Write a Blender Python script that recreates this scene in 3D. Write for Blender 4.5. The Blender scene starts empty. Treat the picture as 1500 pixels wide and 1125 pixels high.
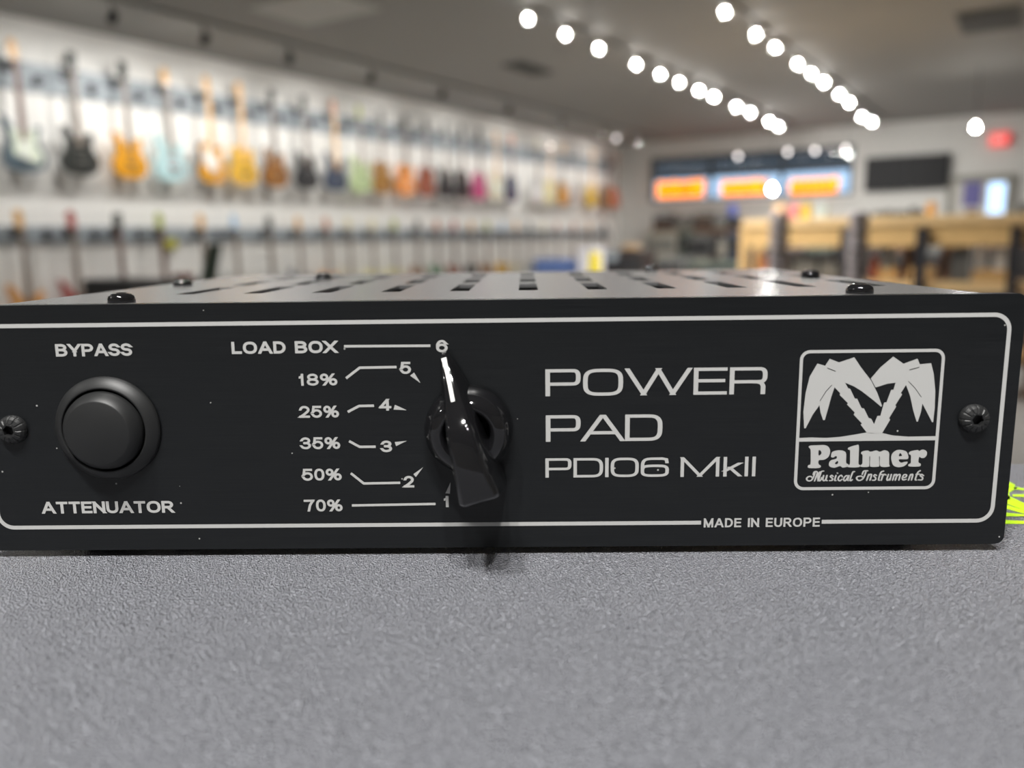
import bpy, bmesh, math, random
from mathutils import Vector, Matrix
from mathutils.geometry import tessellate_polygon
random.seed(4)
SC = bpy.context.scene
COL = SC.collection
rad = math.radians

# ------------------------------------------------------------------ camera
F, CX, CY = 1190.0, 750.0, 562.5
YAW, PITCH, ROLL = rad(32.6), rad(10.0), rad(0.76)
CAM = Vector((0, 0, 1.3))
fw = Vector((-math.sin(YAW)*math.cos(PITCH), math.cos(YAW)*math.cos(PITCH), -math.sin(PITCH)))
r0 = Vector((math.cos(YAW), math.sin(YAW), 0)); u0 = r0.cross(fw)
RT = r0*math.cos(ROLL) - u0*math.sin(ROLL)
UP = u0*math.cos(ROLL) + r0*math.sin(ROLL)
cam_d = bpy.data.cameras.new('camera'); cam = bpy.data.objects.new('camera', cam_d); COL.objects.link(cam)
m = Matrix((RT, UP, -fw)).transposed().to_4x4(); m.translation = CAM; cam.matrix_world = m
cam_d.sensor_width = 36.0; cam_d.lens = F/1500*36; cam_d.clip_start = 0.01; cam_d.clip_end = 200
cam_d.dof.use_dof = True; cam_d.dof.focus_distance = 0.168; cam_d.dof.aperture_fstop = 9.8
SC.camera = cam

def ray(x, y): return fw + RT*((x-CX)/F) - UP*((y-CY)/F)
def hit(x, y, ax, v):                       # where a line of sight meets an axis plane of the room
    d = ray(x, y); return CAM + d*((v-CAM[ax])/d[ax])

# ------------------------------------------------------------------ box frame (solved once from panel height 50 mm)
BYAW = YAW - rad(1.0)
BX = Vector((math.cos(BYAW), math.sin(BYAW), 0)); BY = Vector((-math.sin(BYAW), math.cos(BYAW), 0))
PH = 0.050
rt_, rb_ = ray(770, 438.5), ray(770, 801.5)
kt, kb = rt_/rt_.dot(BY), rb_/rb_.dot(BY)
DP = PH/(kt.z-kb.z)                          # distance of the panel plane
ORG = CAM + kb*DP                            # bottom of panel below the middle
PLIFT = 0.0016                               # the feet lift the panel off the case
TZ = ORG.z - PLIFT
ORG = Vector((ORG.x, ORG.y, TZ))
def P(x, y, off=0.0):                        # local (x, z) on the front panel plane, z from the case top
    d = ray(x, y); t = ((ORG - BY*off - CAM).dot(BY))/d.dot(BY); q = CAM + d*t - ORG
    return Vector((q.dot(BX), q.z))
def T(x, y, zl):                             # local (x, y) on a level plane at local height zl
    q = hit(x, y, 2, TZ+zl) - ORG
    return Vector((q.dot(BX), q.dot(BY)))

# ------------------------------------------------------------------ materials
MATS = {}
def M(name, col, rough=0.5, metal=0.0, emit=None, es=0.0, spec=0.5, coat=0.0, alpha=None, noise=0.0, nscale=20.0):
    if name in MATS: return MATS[name]
    mt = bpy.data.materials.new(name); mt.use_nodes = True
    nt = mt.node_tree; b = nt.nodes['Principled BSDF']
    c = (col[0], col[1], col[2], 1)
    b.inputs['Base Color'].default_value = c; b.inputs['Roughness'].default_value = rough
    b.inputs['Metallic'].default_value = metal; b.inputs['Specular IOR Level'].default_value = spec
    b.inputs['Coat Weight'].default_value = coat; b.inputs['Coat Roughness'].default_value = 0.08
    if emit:
        b.inputs['Emission Color'].default_value = (*emit, 1); b.inputs['Emission Strength'].default_value = es
    if noise:
        tc = nt.nodes.new('ShaderNodeTexCoord'); n = nt.nodes.new('ShaderNodeTexNoise'); n.inputs['Scale'].default_value = nscale
        n.inputs['Detail'].default_value = 4
        mx = nt.nodes.new('ShaderNodeMix'); mx.data_type = 'RGBA'
        mx.inputs['A'].default_value = tuple(v*(1-noise) for v in col)+(1,)
        mx.inputs['B'].default_value = tuple(min(1, v*(1+noise)) for v in col)+(1,)
        nt.links.new(tc.outputs['Object'], n.inputs['Vector']); nt.links.new(n.outputs['Fac'], mx.inputs['Factor'])
        nt.links.new(mx.outputs['Result'], b.inputs['Base Color'])
    MATS[name] = mt; return mt
def nodes(mt): return mt.node_tree.nodes, mt.node_tree.links, mt.node_tree.nodes['Principled BSDF']

M('white_paint', (.80, .79, .76), .75, noise=.02, nscale=1.5)
M('back_paint', (.60, .59, .56), .75, noise=.02, nscale=1.5)
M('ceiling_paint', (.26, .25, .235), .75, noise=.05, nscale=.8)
M('floor_vinyl', (.36, .35, .335), .35, noise=.08, nscale=2)
M('black_metal', (.012, .012, .013), .32, spec=.5)
M('gloss_black', (.008, .008, .009), .07, spec=.55, coat=.4)
M('cap_black', (.017, .0175, .018), .45, spec=.45)
M('rubber', (.02, .02, .02), .8)
M('print_white', (.50, .50, .49), .5)
M('knob_white', (.85, .85, .82), .35)
M('inside_dark', (.01, .01, .01), .6)
M('chrome', (.7, .7, .7), .2, metal=1)
M('rail_grey', (.34, .38, .41), .45, noise=.04)
M('hook_black', (.03, .03, .035), .4)
M('maple', (.72, .43, .17), .35, coat=.3, noise=.08, nscale=30)
M('rosewood', (.13, .06, .04), .5, noise=.15, nscale=40)
M('grey_wood', (.20, .16, .13), .5, noise=.15, nscale=40)
M('oak', (.74, .48, .20), .5, noise=.14, nscale=9)
M('oak_light', (.80, .56, .28), .5, noise=.12, nscale=9)
M('brown_wood', (.20, .11, .06), .55, noise=.15, nscale=12)

# satin black cover: fine speckle in a powder coat
mt = M('cover_black', (.13, .13, .132), .27, spec=1.0)
N, L, B = nodes(mt)
tc = N.new('ShaderNodeTexCoord'); n = N.new('ShaderNodeTexNoise'); n.inputs['Scale'].default_value = 900; n.inputs['Detail'].default_value = 3
bp = N.new('ShaderNodeBump'); bp.inputs['Strength'].default_value = .06; bp.inputs['Distance'].default_value = .00015
L.new(tc.outputs['Object'], n.inputs['Vector']); L.new(n.outputs['Fac'], bp.inputs['Height']); L.new(bp.outputs['Normal'], B.inputs['Normal'])
B.inputs['IOR'].default_value = 1.75
# brushed black front panel with a little dust
mt = M('panel_black', (.013, .0135, .0145), .30, spec=.45)
N, L, B = nodes(mt)
tc = N.new('ShaderNodeTexCoord'); mp = N.new('ShaderNodeMapping'); mp.inputs['Scale'].default_value = (60, 60, 4200)
n = N.new('ShaderNodeTexNoise'); n.inputs['Scale'].default_value = 1; n.inputs['Detail'].default_value = 3
cr = N.new('ShaderNodeValToRGB'); cr.color_ramp.elements[0].position = .35; cr.color_ramp.elements[1].position = .7
cr.color_ramp.elements[0].color = (.006, .007, .008, 1); cr.color_ramp.elements[1].color = (.010, .011, .012, 1)
L.new(tc.outputs['Object'], mp.inputs['Vector']); L.new(mp.outputs['Vector'], n.inputs['Vector']); L.new(n.outputs['Fac'], cr.inputs['Fac'])
vo = N.new('ShaderNodeTexVoronoi'); vo.inputs['Scale'].default_value = 260; vo.inputs['Randomness'].default_value = 1
L.new(tc.outputs['Object'], vo.inputs['Vector'])
lt = N.new('ShaderNodeMath'); lt.operation = 'LESS_THAN'; lt.inputs[1].default_value = .05; L.new(vo.outputs['Distance'], lt.inputs[0])
sp = N.new('ShaderNodeSeparateColor'); L.new(vo.outputs['Color'], sp.inputs['Color'])
gt = N.new('ShaderNodeMath'); gt.operation = 'GREATER_THAN'; gt.inputs[1].default_value = .62; L.new(sp.outputs['Red'], gt.inputs[0])
mu = N.new('ShaderNodeMath'); mu.operation = 'MULTIPLY'; L.new(lt.outputs[0], mu.inputs[0]); L.new(gt.outputs[0], mu.inputs[1])
mx = N.new('ShaderNodeMix'); mx.data_type = 'RGBA'; mx.inputs['B'].default_value = (.35, .35, .34, 1)
L.new(mu.outputs[0], mx.inputs['Factor']); L.new(cr.outputs['Color'], mx.inputs['A']); L.new(mx.outputs['Result'], B.inputs['Base Color'])
# textured vinyl covering
mt = M('vinyl_grey', (.48, .49, .54), .27, spec=.5)
N, L, B = nodes(mt)
tc = N.new('ShaderNodeTexCoord')
mp = N.new('ShaderNodeMapping'); mp.inputs['Rotation'].default_value = (0, 0, rad(-25)); mp.inputs['Scale'].default_value = (1.0, .62, 1)
L.new(tc.outputs['Object'], mp.inputs['Vector'])
ds = N.new('ShaderNodeTexNoise'); ds.inputs['Scale'].default_value = 1100; ds.inputs['Detail'].default_value = 1
L.new(mp.outputs['Vector'], ds.inputs['Vector'])
va = N.new('ShaderNodeVectorMath'); va.operation = 'MULTIPLY_ADD'; va.inputs[1].default_value = (.0007,)*3
L.new(ds.outputs['Color'], va.inputs[0]); L.new(mp.outputs['Vector'], va.inputs[2])
n1 = N.new('ShaderNodeTexVoronoi'); n1.feature = 'SMOOTH_F1'; n1.inputs['Scale'].default_value = 3400; n1.inputs['Smoothness'].default_value = .6
n2 = N.new('ShaderNodeTexNoise'); n2.inputs['Scale'].default_value = 3900; n2.inputs['Detail'].default_value = 2
L.new(va.outputs[0], n1.inputs['Vector']); L.new(va.outputs[0], n2.inputs['Vector'])
ad = N.new('ShaderNodeMath'); ad.operation = 'ADD'; L.new(n1.outputs['Distance'], ad.inputs[0]); L.new(n2.outputs['Fac'], ad.inputs[1])
bp = N.new('ShaderNodeBump'); bp.inputs['Strength'].default_value = 1.0; bp.inputs['Distance'].default_value = .0019
L.new(ad.outputs[0], bp.inputs['Height']); L.new(bp.outputs['Normal'], B.inputs['Normal'])
M('lime', (.55, .90, .02), .45)

def glass_mat(name, col, tr=1.0):
    mt = bpy.data.materials.new(name); mt.use_nodes = True; nt = mt.node_tree; nt.nodes.clear()
    o = nt.nodes.new('ShaderNodeOutputMaterial'); t = nt.nodes.new('ShaderNodeBsdfTransparent'); g = nt.nodes.new('ShaderNodeBsdfGlossy')
    t.inputs['Color'].default_value = (*col, 1); g.inputs['Roughness'].default_value = .03
    mx = nt.nodes.new('ShaderNodeMixShader'); mx.inputs['Fac'].default_value = .06
    nt.links.new(t.outputs[0], mx.inputs[1]); nt.links.new(g.outputs[0], mx.inputs[2]); nt.links.new(mx.outputs[0], o.inputs['Surface'])
    MATS[name] = mt; return mt
glass_mat('window_glass', (.92, .96, 1)); glass_mat('tinted_glass', (.27, .27, .27))

# ------------------------------------------------------------------ mesh helpers
class MB:
    def __init__(s): s.v = []; s.f = []; s.sm = []
    def add(s, vs, fs, smooth=False):
        o = len(s.v); s.v += [tuple(v) for v in vs]; s.f += [tuple(i+o for i in f) for f in fs]; s.sm += [smooth]*len(fs); return s
    def box(s, x0, x1, y0, y1, z0, z1):
        vs = [(x, y, z) for x in (x0, x1) for y in (y0, y1) for z in (z0, z1)]
        return s.add(vs, [(0,1,3,2), (4,6,7,5), (0,4,5,1), (2,3,7,6), (0,2,6,4), (1,5,7,3)])
    def rings(s, rings, closed=True, cap0=True, cap1=True, smooth=True):
        n = len(rings[0]); vs = [p for r in rings for p in r]; fs = []
        for i in range(len(rings)-1):
            for j in range(n if closed else n-1):
                k = (j+1) % n; fs.append((i*n+j, i*n+k, (i+1)*n+k, (i+1)*n+j))
        s.add(vs, fs, smooth)
        if cap0: s.add(rings[0], [tuple(range(n))[::-1]])
        if cap1: s.add(rings[-1], [tuple(range(n))])
        return s
    def lathe(s, prof, c=(0,0,0), axis=(0,0,1), n=40, cap0=True, cap1=True, smooth=True):   # prof: (radius, height)
        a = Vector(axis).normalized(); e = Vector((1,0,0)) if abs(a.x) < .9 else Vector((0,1,0))
        e1 = a.cross(e).normalized(); e2 = a.cross(e1); c = Vector(c)
        rs = [[c + a*h + (e1*math.cos(2*math.pi*j/n)+e2*math.sin(2*math.pi*j/n))*r for j in range(n)] for r, h in prof]
        return s.rings(rs, True, cap0, cap1, smooth)
    def tube(s, p0, p1, r, r1=None, n=12):
        p0, p1 = Vector(p0), Vector(p1); d = p1-p0
        return s.lathe([(r, 0), (r if r1 is None else r1, d.length)], p0, d, n)
    def prism(s, poly, fn, t0, t1, smooth=False):          # poly of (u, v); fn(u, v, t) -> point
        a = [fn(u, v, t0) for u, v in poly]; b = [fn(u, v, t1) for u, v in poly]; n = len(poly)
        s.add(a+b, [(i, (i+1) % n, n+(i+1) % n, n+i) for i in range(n)], smooth)
        tri = tessellate_polygon([[Vector((u, v, 0)) for u, v in poly]])
        s.add(a, [t for t in tri]); s.add(b, [t[::-1] for t in tri]); return s
    def obj(s, name, mat, parent=None, loc=None, bevel=0, seg=2, fix=True, sub=0):
        me = bpy.data.meshes.new(name); me.from_pydata(s.v, [], s.f); 
        for p, sm in zip(me.polygons, s.sm): p.use_smooth = sm
        if fix:
            bm = bmesh.new(); bm.from_mesh(me); bmesh.ops.remove_doubles(bm, verts=bm.verts, dist=1e-7)
            bmesh.ops.recalc_face_normals(bm, faces=bm.faces); bm.to_mesh(me); bm.free()
        me.materials.append(MATS[mat] if isinstance(mat, str) else mat)
        o = bpy.data.objects.new(name, me); COL.objects.link(o)
        if parent: o.parent = parent
        if loc: o.location = loc
        if bevel:
            b = o.modifiers.new('bevel', 'BEVEL'); b.width = bevel; b.segments = seg; b.limit_method = 'ANGLE'; b.angle_limit = rad(40)
        if sub:
            b = o.modifiers.new('sub', 'SUBSURF'); b.levels = sub; b.render_levels = sub
        return o
def tag(o, label=None, cat=None, group=None, kind=None):
    if label: o['label'] = label
    if cat: o['category'] = cat
    if group: o['group'] = group
    if kind: o['kind'] = kind
    return o
def empty(name, loc, label, cat, group=None, rz=0.0):
    o = bpy.data.objects.new(name, None); COL.objects.link(o); o.location = loc; o.rotation_euler = (0, 0, rz)
    o.empty_display_size = .05
    return tag(o, label, cat, group)
def smooth_poly(pts, k=5):
    out = []; n = len(pts)
    for i in range(n):
        a, b, c, d = (Vector(pts[(i+j-1) % n]) for j in range(4))
        for t in range(k):
            t /= k
            q = .5*((2*b)+(c-a)*t+(2*a-5*b+4*c-d)*t*t+(3*b-a-3*c+d)*t**3); out.append((q.x, q.y))
    return out
def smooth_line(pts, k=4):
    p = [Vector(q) for q in pts]; p = [2*p[0]-p[1]] + p + [2*p[-1]-p[-2]]; out = []
    for i in range(1, len(p)-2):
        a, b, c, d = p[i-1:i+3]
        for t in range(k):
            t /= k
            q = .5*((2*b)+(c-a)*t+(2*a-5*b+4*c-d)*t*t+(3*b-a-3*c+d)*t**3); out.append((q.x, q.y))
    out.append(tuple(pts[-1])[:2]); return out

# ------------------------------------------------------------------ flat lettering made of strokes
SK = [0]
def stroke(mb, pts, wx, wz, y, closed=False, cap='cut'):
    SK[0] = (SK[0]+1) % 5; y = y - SK[0]*8e-6
    q = [Vector((p[0]/wx, p[1]/wz)) for p in pts]
    if closed and (q[0]-q[-1]).length < 1e-6: q.pop()
    q = [a for i, a in enumerate(q) if i == 0 or (a-q[i-1]).length > 1e-5]
    n = len(q); Lp = []; Rp = []
    for i in range(n):
        a = q[i-1] if (i > 0 or closed) else None; b = q[(i+1) % n] if (i < n-1 or closed) else None
        d0 = (q[i]-a).normalized() if a is not None else None; d1 = (b-q[i]).normalized() if b is not None else None
        if d0 is None or d1 is None:
            d = d1 if d0 is None else d0; nn = Vector((-d.y, d.x)); l = q[i]+nn*.5; r = q[i]-nn*.5
            if cap == 'cut':                               # square the end off level or upright, half a stroke out
                sg = -1 if d0 is None else 1
                if abs(d.y) > .45:
                    yt = q[i].y + sg*math.copysign(.5, d.y)
                    l = l + d*((yt-l.y)/d.y); r = r + d*((yt-r.y)/d.y)
                else:
                    xt = q[i].x + sg*math.copysign(.5, d.x)
                    l = l + d*((xt-l.x)/d.x); r = r + d*((xt-r.x)/d.x)
        else:
            n0 = Vector((-d0.y, d0.x)); n1 = Vector((-d1.y, d1.x)); mm = (n0+n1)
            mm = mm/max(.35, mm.dot(n0)) if mm.length > 1e-6 else n0
            l = q[i]+mm*.5; r = q[i]-mm*.5
        Lp.append((l.x*wx, y, l.y*wz)); Rp.append((r.x*wx, y, r.y*wz))
    e = n if closed else n-1
    mb.add(Lp+Rp, [(i, (i+1) % n, n+(i+1) % n, n+i) for i in range(e)])
    if cap == 'round':
        for c in (q[0], q[-1]) if not closed else ():
            mb.add([((c.x+.5*math.cos(k*math.pi/6))*wx, y, (c.y+.5*math.sin(k*math.pi/6))*wz) for k in range(12)], [tuple(range(12))])
def flat(mb, poly, y, holes=()):
    loops = [[Vector((a, b, 0)) for a, b in poly]] + [[Vector((a, b, 0)) for a, b in h] for h in holes]
    vs = [(v.x, y, v.y) for l in loops for v in l]
    mb.add(vs, list(tessellate_polygon(loops)))
def sup(cx, cy, rx, ry, a0, a1, n, e):
    out = []
    for i in range(n+1):
        a = rad(a0+(a1-a0)*i/n); c, s = math.cos(a), math.sin(a)
        out.append((cx+rx*math.copysign(abs(c)**(2/e), c), cy+ry*math.copysign(abs(s)**(2/e), s)))
    return out
def glyph(ch, E):
    sq = E > 3; c = .78 if sq else .55                     # where bowls start to bend
    def bowl(y1, y0, cx, x1=1.0): return [(0, y1)] + sup(cx, (y1+y0)/2, x1-cx, (y1-y0)/2, 90, -90, 16, min(E, 3.2) if sq else 2.0) + [(0, y0)]
    S = [(0, 0), (0, 1)]
    if ch in 'O0': return [sup(.5, .5, .5, .5, 0, 360, 40, E)]
    if ch == 'P': return [S, bowl(1, .44, c)]
    if ch == 'R':
        if sq: return [S, bowl(1, .46, c), [(.6, .46), (.78, .45), (.9, .40), (.95, .28), (.95, 0)]]
        return [S, bowl(1, .47, c, .95), [(.5, .47), (.97, 0)]]
    if ch == 'B': return [S, bowl(1, .53, .5, .93), bowl(.53, 0, .52)]
    if ch == 'D': return [S, bowl(1, 0, .6 if sq else .42)]
    if ch == 'E': return [S, [(0, 1), (1, 1)], [(0, .52), (.93, .52)], [(0, 0), (1, 0)]]
    if ch == 'L': return [S, [(0, 0), (1, 0)]]
    if ch == 'T': return [[(0, 1), (1, 1)], [(.5, 0), (.5, 1)]]
    if ch == 'I': return [[(.5, 0), (.5, 1)]]
    if ch == 'A': return [[(0, 0), (.46, 1)], [(1, 0), (.54, 1)], [(.24, .3), (.76, .3)]]
    if ch == 'N': return [S, [(0, 1), (1, 0)], [(1, 0), (1, 1)]]
    if ch == 'M': return [S, [(0.02, 1), (.5, 0)], [(.5, 0), (.98, 1)], [(1, 0), (1, 1)]]
    if ch == 'W': return [[(0, 1), (.26, 0)], [(.26, 0), (.5, 1)], [(.5, 1), (.74, 0)], [(.74, 0), (1, 1)]]
    if ch == 'U': return [[(0, 1)] + sup(.5, .42, .5, .42, 180, 360, 16, E) + [(1, 1)]]
    if ch == 'X': return [[(0, 0), (1, 1)], [(0, 1), (1, 0)]]
    if ch == 'Y': return [[(0, 1), (.5, .42)], [(1, 1), (.5, .42)], [(.5, 0), (.5, .45)]]
    if ch == 'S': return [sup(.5, .76, .47, .24, 25, 270, 14, 2)[:-1] + [(.5, .52)] + sup(.5, .26, .5, .26, 90, -155, 14, 2)]
    if ch == 'k': return [S, [(.95, .66), (.1, .3)], [(.38, .42), (1, 0)]]
    if ch == '1': return [[(.6, 0), (.6, 1)], [(.55, .9), (.45, .8), (.1, .76)]]
    if ch == '2': return [sup(.5, .71, .47, .29, 170, -35, 14, 2) + [(.5, .27), (.05, .02)], [(0, 0), (1, 0)]]
    if ch == '3': return [sup(.48, .76, .44, .24, 165, -90, 12, 2), sup(.48, .26, .5, .26, 90, -165, 12, 2), [(.35, .52), (.5, .52)]]
    if ch == '4': return [[(.74, 0), (.74, 1)], [(.7, 1), (.02, .28)], [(0, .24), (1, .24)]]
    if ch == '5': return [[(.93, 1), (.16, 1)], [(.16, 1), (.06, .50)], sup(.5, .32, .5, .33, 150, -160, 18, 2)]
    if ch == '6':
        if sq: return [sup(.5, .29, .5, .29, 0, 360, 30, E), [(0, .3)] + sup(.5, .5, .5, .5, 180, 90, 10, E) + [(.8, 1), (.96, .95), (.98, .8)]]
        return [sup(.5, .32, .5, .32, 0, 360, 24, 2), sup(.5, .5, .5, .5, 195, 60, 14, 2) + [(.93, .78)]]
    if ch == '7': return [[(0, 1), (1, 1)], [(.97, 1), (.6, .55), (.42, 0)]]
    if ch == '8': return [sup(.5, .76, .43, .24, 0, 360, 24, 2), sup(.5, .26, .5, .26, 0, 360, 24, 2)]
    if ch == '%': return [sup(.2, .74, .2, .26, 0, 360, 20, 2), sup(.8, .26, .2, .26, 0, 360, 20, 2), [(.22, 0), (.78, 1)]]
    return []
WID = {'I': .22, 'L': .82, 'E': .88, 'T': .95, 'S': .95, 'W': 1.45, 'M': 1.2, 'A': 1.12, 'O': 1.15, '1': .55, '%': 1.45, '0': .92, 'X': 1.05, 'Y': 1.05, 'k': .85}
WIDX = {'P': 1.32, 'O': 1.5, 'W': 2.45, 'E': 1.25, 'R': 1.4, 'A': 1.55, 'D': 1.5, 'I': .18, '0': 1.42, '6': 1.42, 'M': 2.0, 'k': 1.0}
def text(mb, s, x0, x1, yt, yb, sx, sz, E=2.35, gap=.13, wid=None, y=-.00006, space=.5):
    a, b = P(x0, yb), P(x1, yb); t = P(x0, yt)                # yt, yb measured at the left end
    slope = 0
    H = t.y-a.y; W = P(x1, yb-.0085*(x1-x0)).x-a.x
    wd = wid or WID; ws = [space if c == ' ' else wd.get(c, 1.0) for c in s]
    tot = sum(ws)+gap*(len(s)-1); k = W/tot; x = a.x
    pxm = P(x0+1, yb).x-P(x0, yb).x; wx, wz = sx*pxm, sz*pxm
    for c, w in zip(s, ws):
        g = w*k
        for st in glyph(c, E):
            closed = len(st) > 12 and (Vector(st[0])-Vector(st[-1])).length < 1e-4
            hx = min(wx/2, g/2)
            pts = [(x+hx+u*(g-2*hx), a.y+wz/2+v*(H-wz)) for u, v in st]
            stroke(mb, pts, wx, wz, y, closed)
        x += g+gap*k

# ------------------------------------------------------------------ the black half-rack box
box = empty('attenuator_box', ORG, 'black metal half-rack audio box with white printed front, knob and push button, in sharp focus', 'audio box', rz=BYAW)
pr = P(1489, 600).x; pl = P(17, 630).x - (pr - P(1428, 614).x)
zt, zb = PLIFT+PH, PLIFT
def rrect(x0, x1, z0, z1, r, k=8):
    out = []
    for cx, cz, a in ((x1-r, z1-r, 0), (x0+r, z1-r, 90), (x0+r, z0+r, 180), (x1-r, z0+r, 270)):
        out += [(cx+r*math.cos(rad(a+90*i/k)), cz+r*math.sin(rad(a+90*i/k))) for i in range(k+1)]
    return out
MB().prism(rrect(pl, pr, zb, zt, .0018), lambda u, v, t: (u, t, v), 0, .0028).obj('front_panel', 'panel_black', box, bevel=.0002, seg=2)
# cover: top with two rows of slots, folded sides
cxl, cxr, cy0, cy1, ct = pl+.003, pr-.004, .0028, .150, zt-.0004
CT = ct
slots_x = []
xs = [T(px, 424.5, ct).x for px in (574, 675, 774, 876, 978)]
pitch = (xs[-1]-xs[0])/4; xm = xs[2]
slots_x = [(xm+k*pitch-.0023, xm+k*pitch+.0023) for k in range(-5, 6)]
rows = [(T(774, 425, ct).y, T(774, 415.5, ct).y), (T(774, 413, ct).y, T(774, 407.5, ct).y)]
rows.append((rows[1][1]+.012, rows[1][1]+.034))
gx = sorted({cxl, cxr, *[v for p in slots_x for v in p]}); gy = sorted({cy0, cy1, *[v for r in rows for v in r]})
mb = MB()
for i in range(len(gx)-1):
    for j in range(len(gy)-1):
        xm_, ym_ = (gx[i]+gx[i+1])/2, (gy[j]+gy[j+1])/2
        if any(a < xm_ < b for a, b in slots_x) and any(a < ym_ < b for a, b in rows): continue
        mb.add([(gx[i], gy[j], ct), (gx[i+1], gy[j], ct), (gx[i+1], gy[j+1], ct), (gx[i], gy[j+1], ct)], [(0, 1, 2, 3)])
mb.add([(cxl, cy0, ct), (cxl, cy1, ct), (cxl, cy1, zb+.003), (cxl, cy0, zb+.003)], [(0, 1, 2, 3)])
mb.add([(cxr, cy0, ct), (cxr, cy1, ct), (cxr, cy1, zb+.003), (cxr, cy0, zb+.003)], [(0, 1, 2, 3)])
o = mb.obj('top_cover', 'cover_black', box)
so = o.modifiers.new('thick', 'SOLIDIFY'); so.thickness = .001; so.offset = -1
MB().box(cxl+.0012, cxr-.0012, cy0, cy1-.001, zb+.001, zb+.003).box(cxl+.0012, cxr-.0012, cy1-.002, cy1-.0002, zb+.001, ct-.0012).obj('chassis', 'inside_dark', box)
for fx in (pl+.02, pr-.02):
    for fy in (.012, .045):
        MB().lathe([(.006, 0), (.006, PLIFT+.0012)], (fx, fy, 0), n=20).obj('rubber_foot', 'rubber', box)
# cover screws: low pan heads
def cover_screw(x, y, r=.0027):
    MB().lathe([(r, -.001), (r, .0007), (r*.93, .0013), (r*.7, .0018), (r*.45, .002), (r*.42, .0012), (.0001, .0011)], (x, y, CT), n=28).obj('cover_screw', 'gloss_black', box)
for px, py in ((178.5, 443), (1259, 429.5)):
    q = T(px, py, CT); cover_screw(q.x, max(q.y, .0062))
for px, py in ((268, 418), (1187, 405.5), (474, 409)):
    q = T(px, py, CT); cover_screw(max(min(q.x, cxr-.004), cxl+.004), min(q.y, cy1-.004))
q = T(985, 404, CT); cover_screw(q.x, cy1-.004)
# printed border
def sample_rr(x0, x1, z0, z1, r): return rrect(x0, x1, z0, z1, r, 8)
bx1 = (P(1476, 480).x+P(1457, 735).x)/2 - 0.0000
bz1 = (P(360, 473.3).y + P(1300, 463.2).y)/2; bz0 = (P(200, 771.5).y + P(1000, 766).y + P(1300, 763).y)/3
bx0 = P(-3.5, 745).x
pxm = P(751, 600).x-P(750, 600).x
lw = 6.0*pxm; r = .0030
g0, g1 = P(1026.8, 766).x, P(1203.6, 764).x
mb = MB()
path = [(g1, bz0)] + [(bx1-r+r*math.cos(rad(a)), bz0+r+r*math.sin(rad(a))) for a in range(-90, 1, 10)] \
     + [(bx1-r+r*math.cos(rad(a)), bz1-r+r*math.sin(rad(a))) for a in range(0, 91, 10)] \
     + [(bx0+r+r*math.cos(rad(a)), bz1-r+r*math.sin(rad(a))) for a in range(90, 181, 10)] \
     + [(bx0+r+r*math.cos(rad(a)), bz0+r+r*math.sin(rad(a))) for a in range(180, 271, 10)] + [(g0, bz0)]
stroke(mb, path, lw, lw, -.00006, cap='butt')
mb.obj('printed_border', 'print_white', box, fix=False)
def word(name, *a, **k):
    mb = MB(); text(mb, *a, **k); return mb.obj(name, 'print_white', box, fix=False)
word('printed_lettering', 'BYPASS', 82.5, 194.5, 504, 522.3, 4.4, 3.7, gap=.08)
word('printed_lettering', 'ATTENUATOR', 62.5, 255.5, 735, 752.3, 4.4, 3.7, gap=.09, wid=dict(WID, A=1.12, T=.95))
word('printed_lettering', 'LOAD BOX', 340, 494, 500.7, 518.6, 4.4, 3.9, gap=.1, space=.55)
for s, x0, x1, y0, y1 in (('18%', 438, 494.6, 547.5, 565), ('25%', 438.8, 497, 594.6, 612), ('35%', 440.6, 498.8, 640.6, 658), ('50%', 443, 501, 686.6, 704), ('70%', 446, 502.3, 731.8, 749.2)):
    word('printed_lettering', s, x0, x1, y0, y1, 3.7, 3.3, gap=.13)
for s, x0, x1, y0, y1 in (('6', 639, 656, 498, 516), ('5', 586.2, 602.4, 530, 547.6), ('4', 556, 573.5, 584.4, 601.4), ('3', 558.4, 575, 645.3, 662.3), ('2', 591.6, 607, 697, 714), ('1', 650, 659.6, 726.3, 742.8)):
    word('printed_numeral', s, x0, x1, y0, y1, 4.2, 3.4)
word('printed_lettering', 'POWER', 799, 1123, 540.9, 580.4, 6.8, 4.8, E=3.6, gap=.09, wid=WIDX)
word('printed_lettering', 'PAD', 799.6, 970, 608.3, 647, 6.8, 4.8, E=3.6, gap=.04, wid=dict(WIDX, A=1.7, P=1.4))
word('printed_lettering', 'PDI06', 799, 979.5, 671.3, 699.6, 5.0, 3.7, E=3.6, gap=.1, wid=WIDX)
word('printed_lettering', 'MkII', 996.5, 1106, 669.7, 698.4, 5.0, 3.7, E=3.6, gap=.2, wid=dict(WIDX, I=.16, k=.85, M=1.9))
word('printed_lettering', 'MADE IN EUROPE', 1030.6, 1200.4, 759.2, 772.4, 2.9, 2.5, gap=.17, space=.5)
mb = MB()
for pts in ([(504, 507.2), (630.5, 506.4)], [(507, 554), (527, 538.6), (581, 537.6)], [(509.5, 603.3), (526, 594.6), (548, 594.2)],
            [(511.5, 646), (527, 654.4), (550.4, 654.2)], [(514, 693), (533, 708), (586.4, 707)], [(515.5, 740.3), (638, 738)]):
    q = [tuple(P(*p)) for p in pts]
    stroke(mb, q, 3.7*pxm, 3.7*pxm, -.00006, cap='butt')
mb.obj('printed_dial_lines', 'print_white', box, fix=False)
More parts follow.
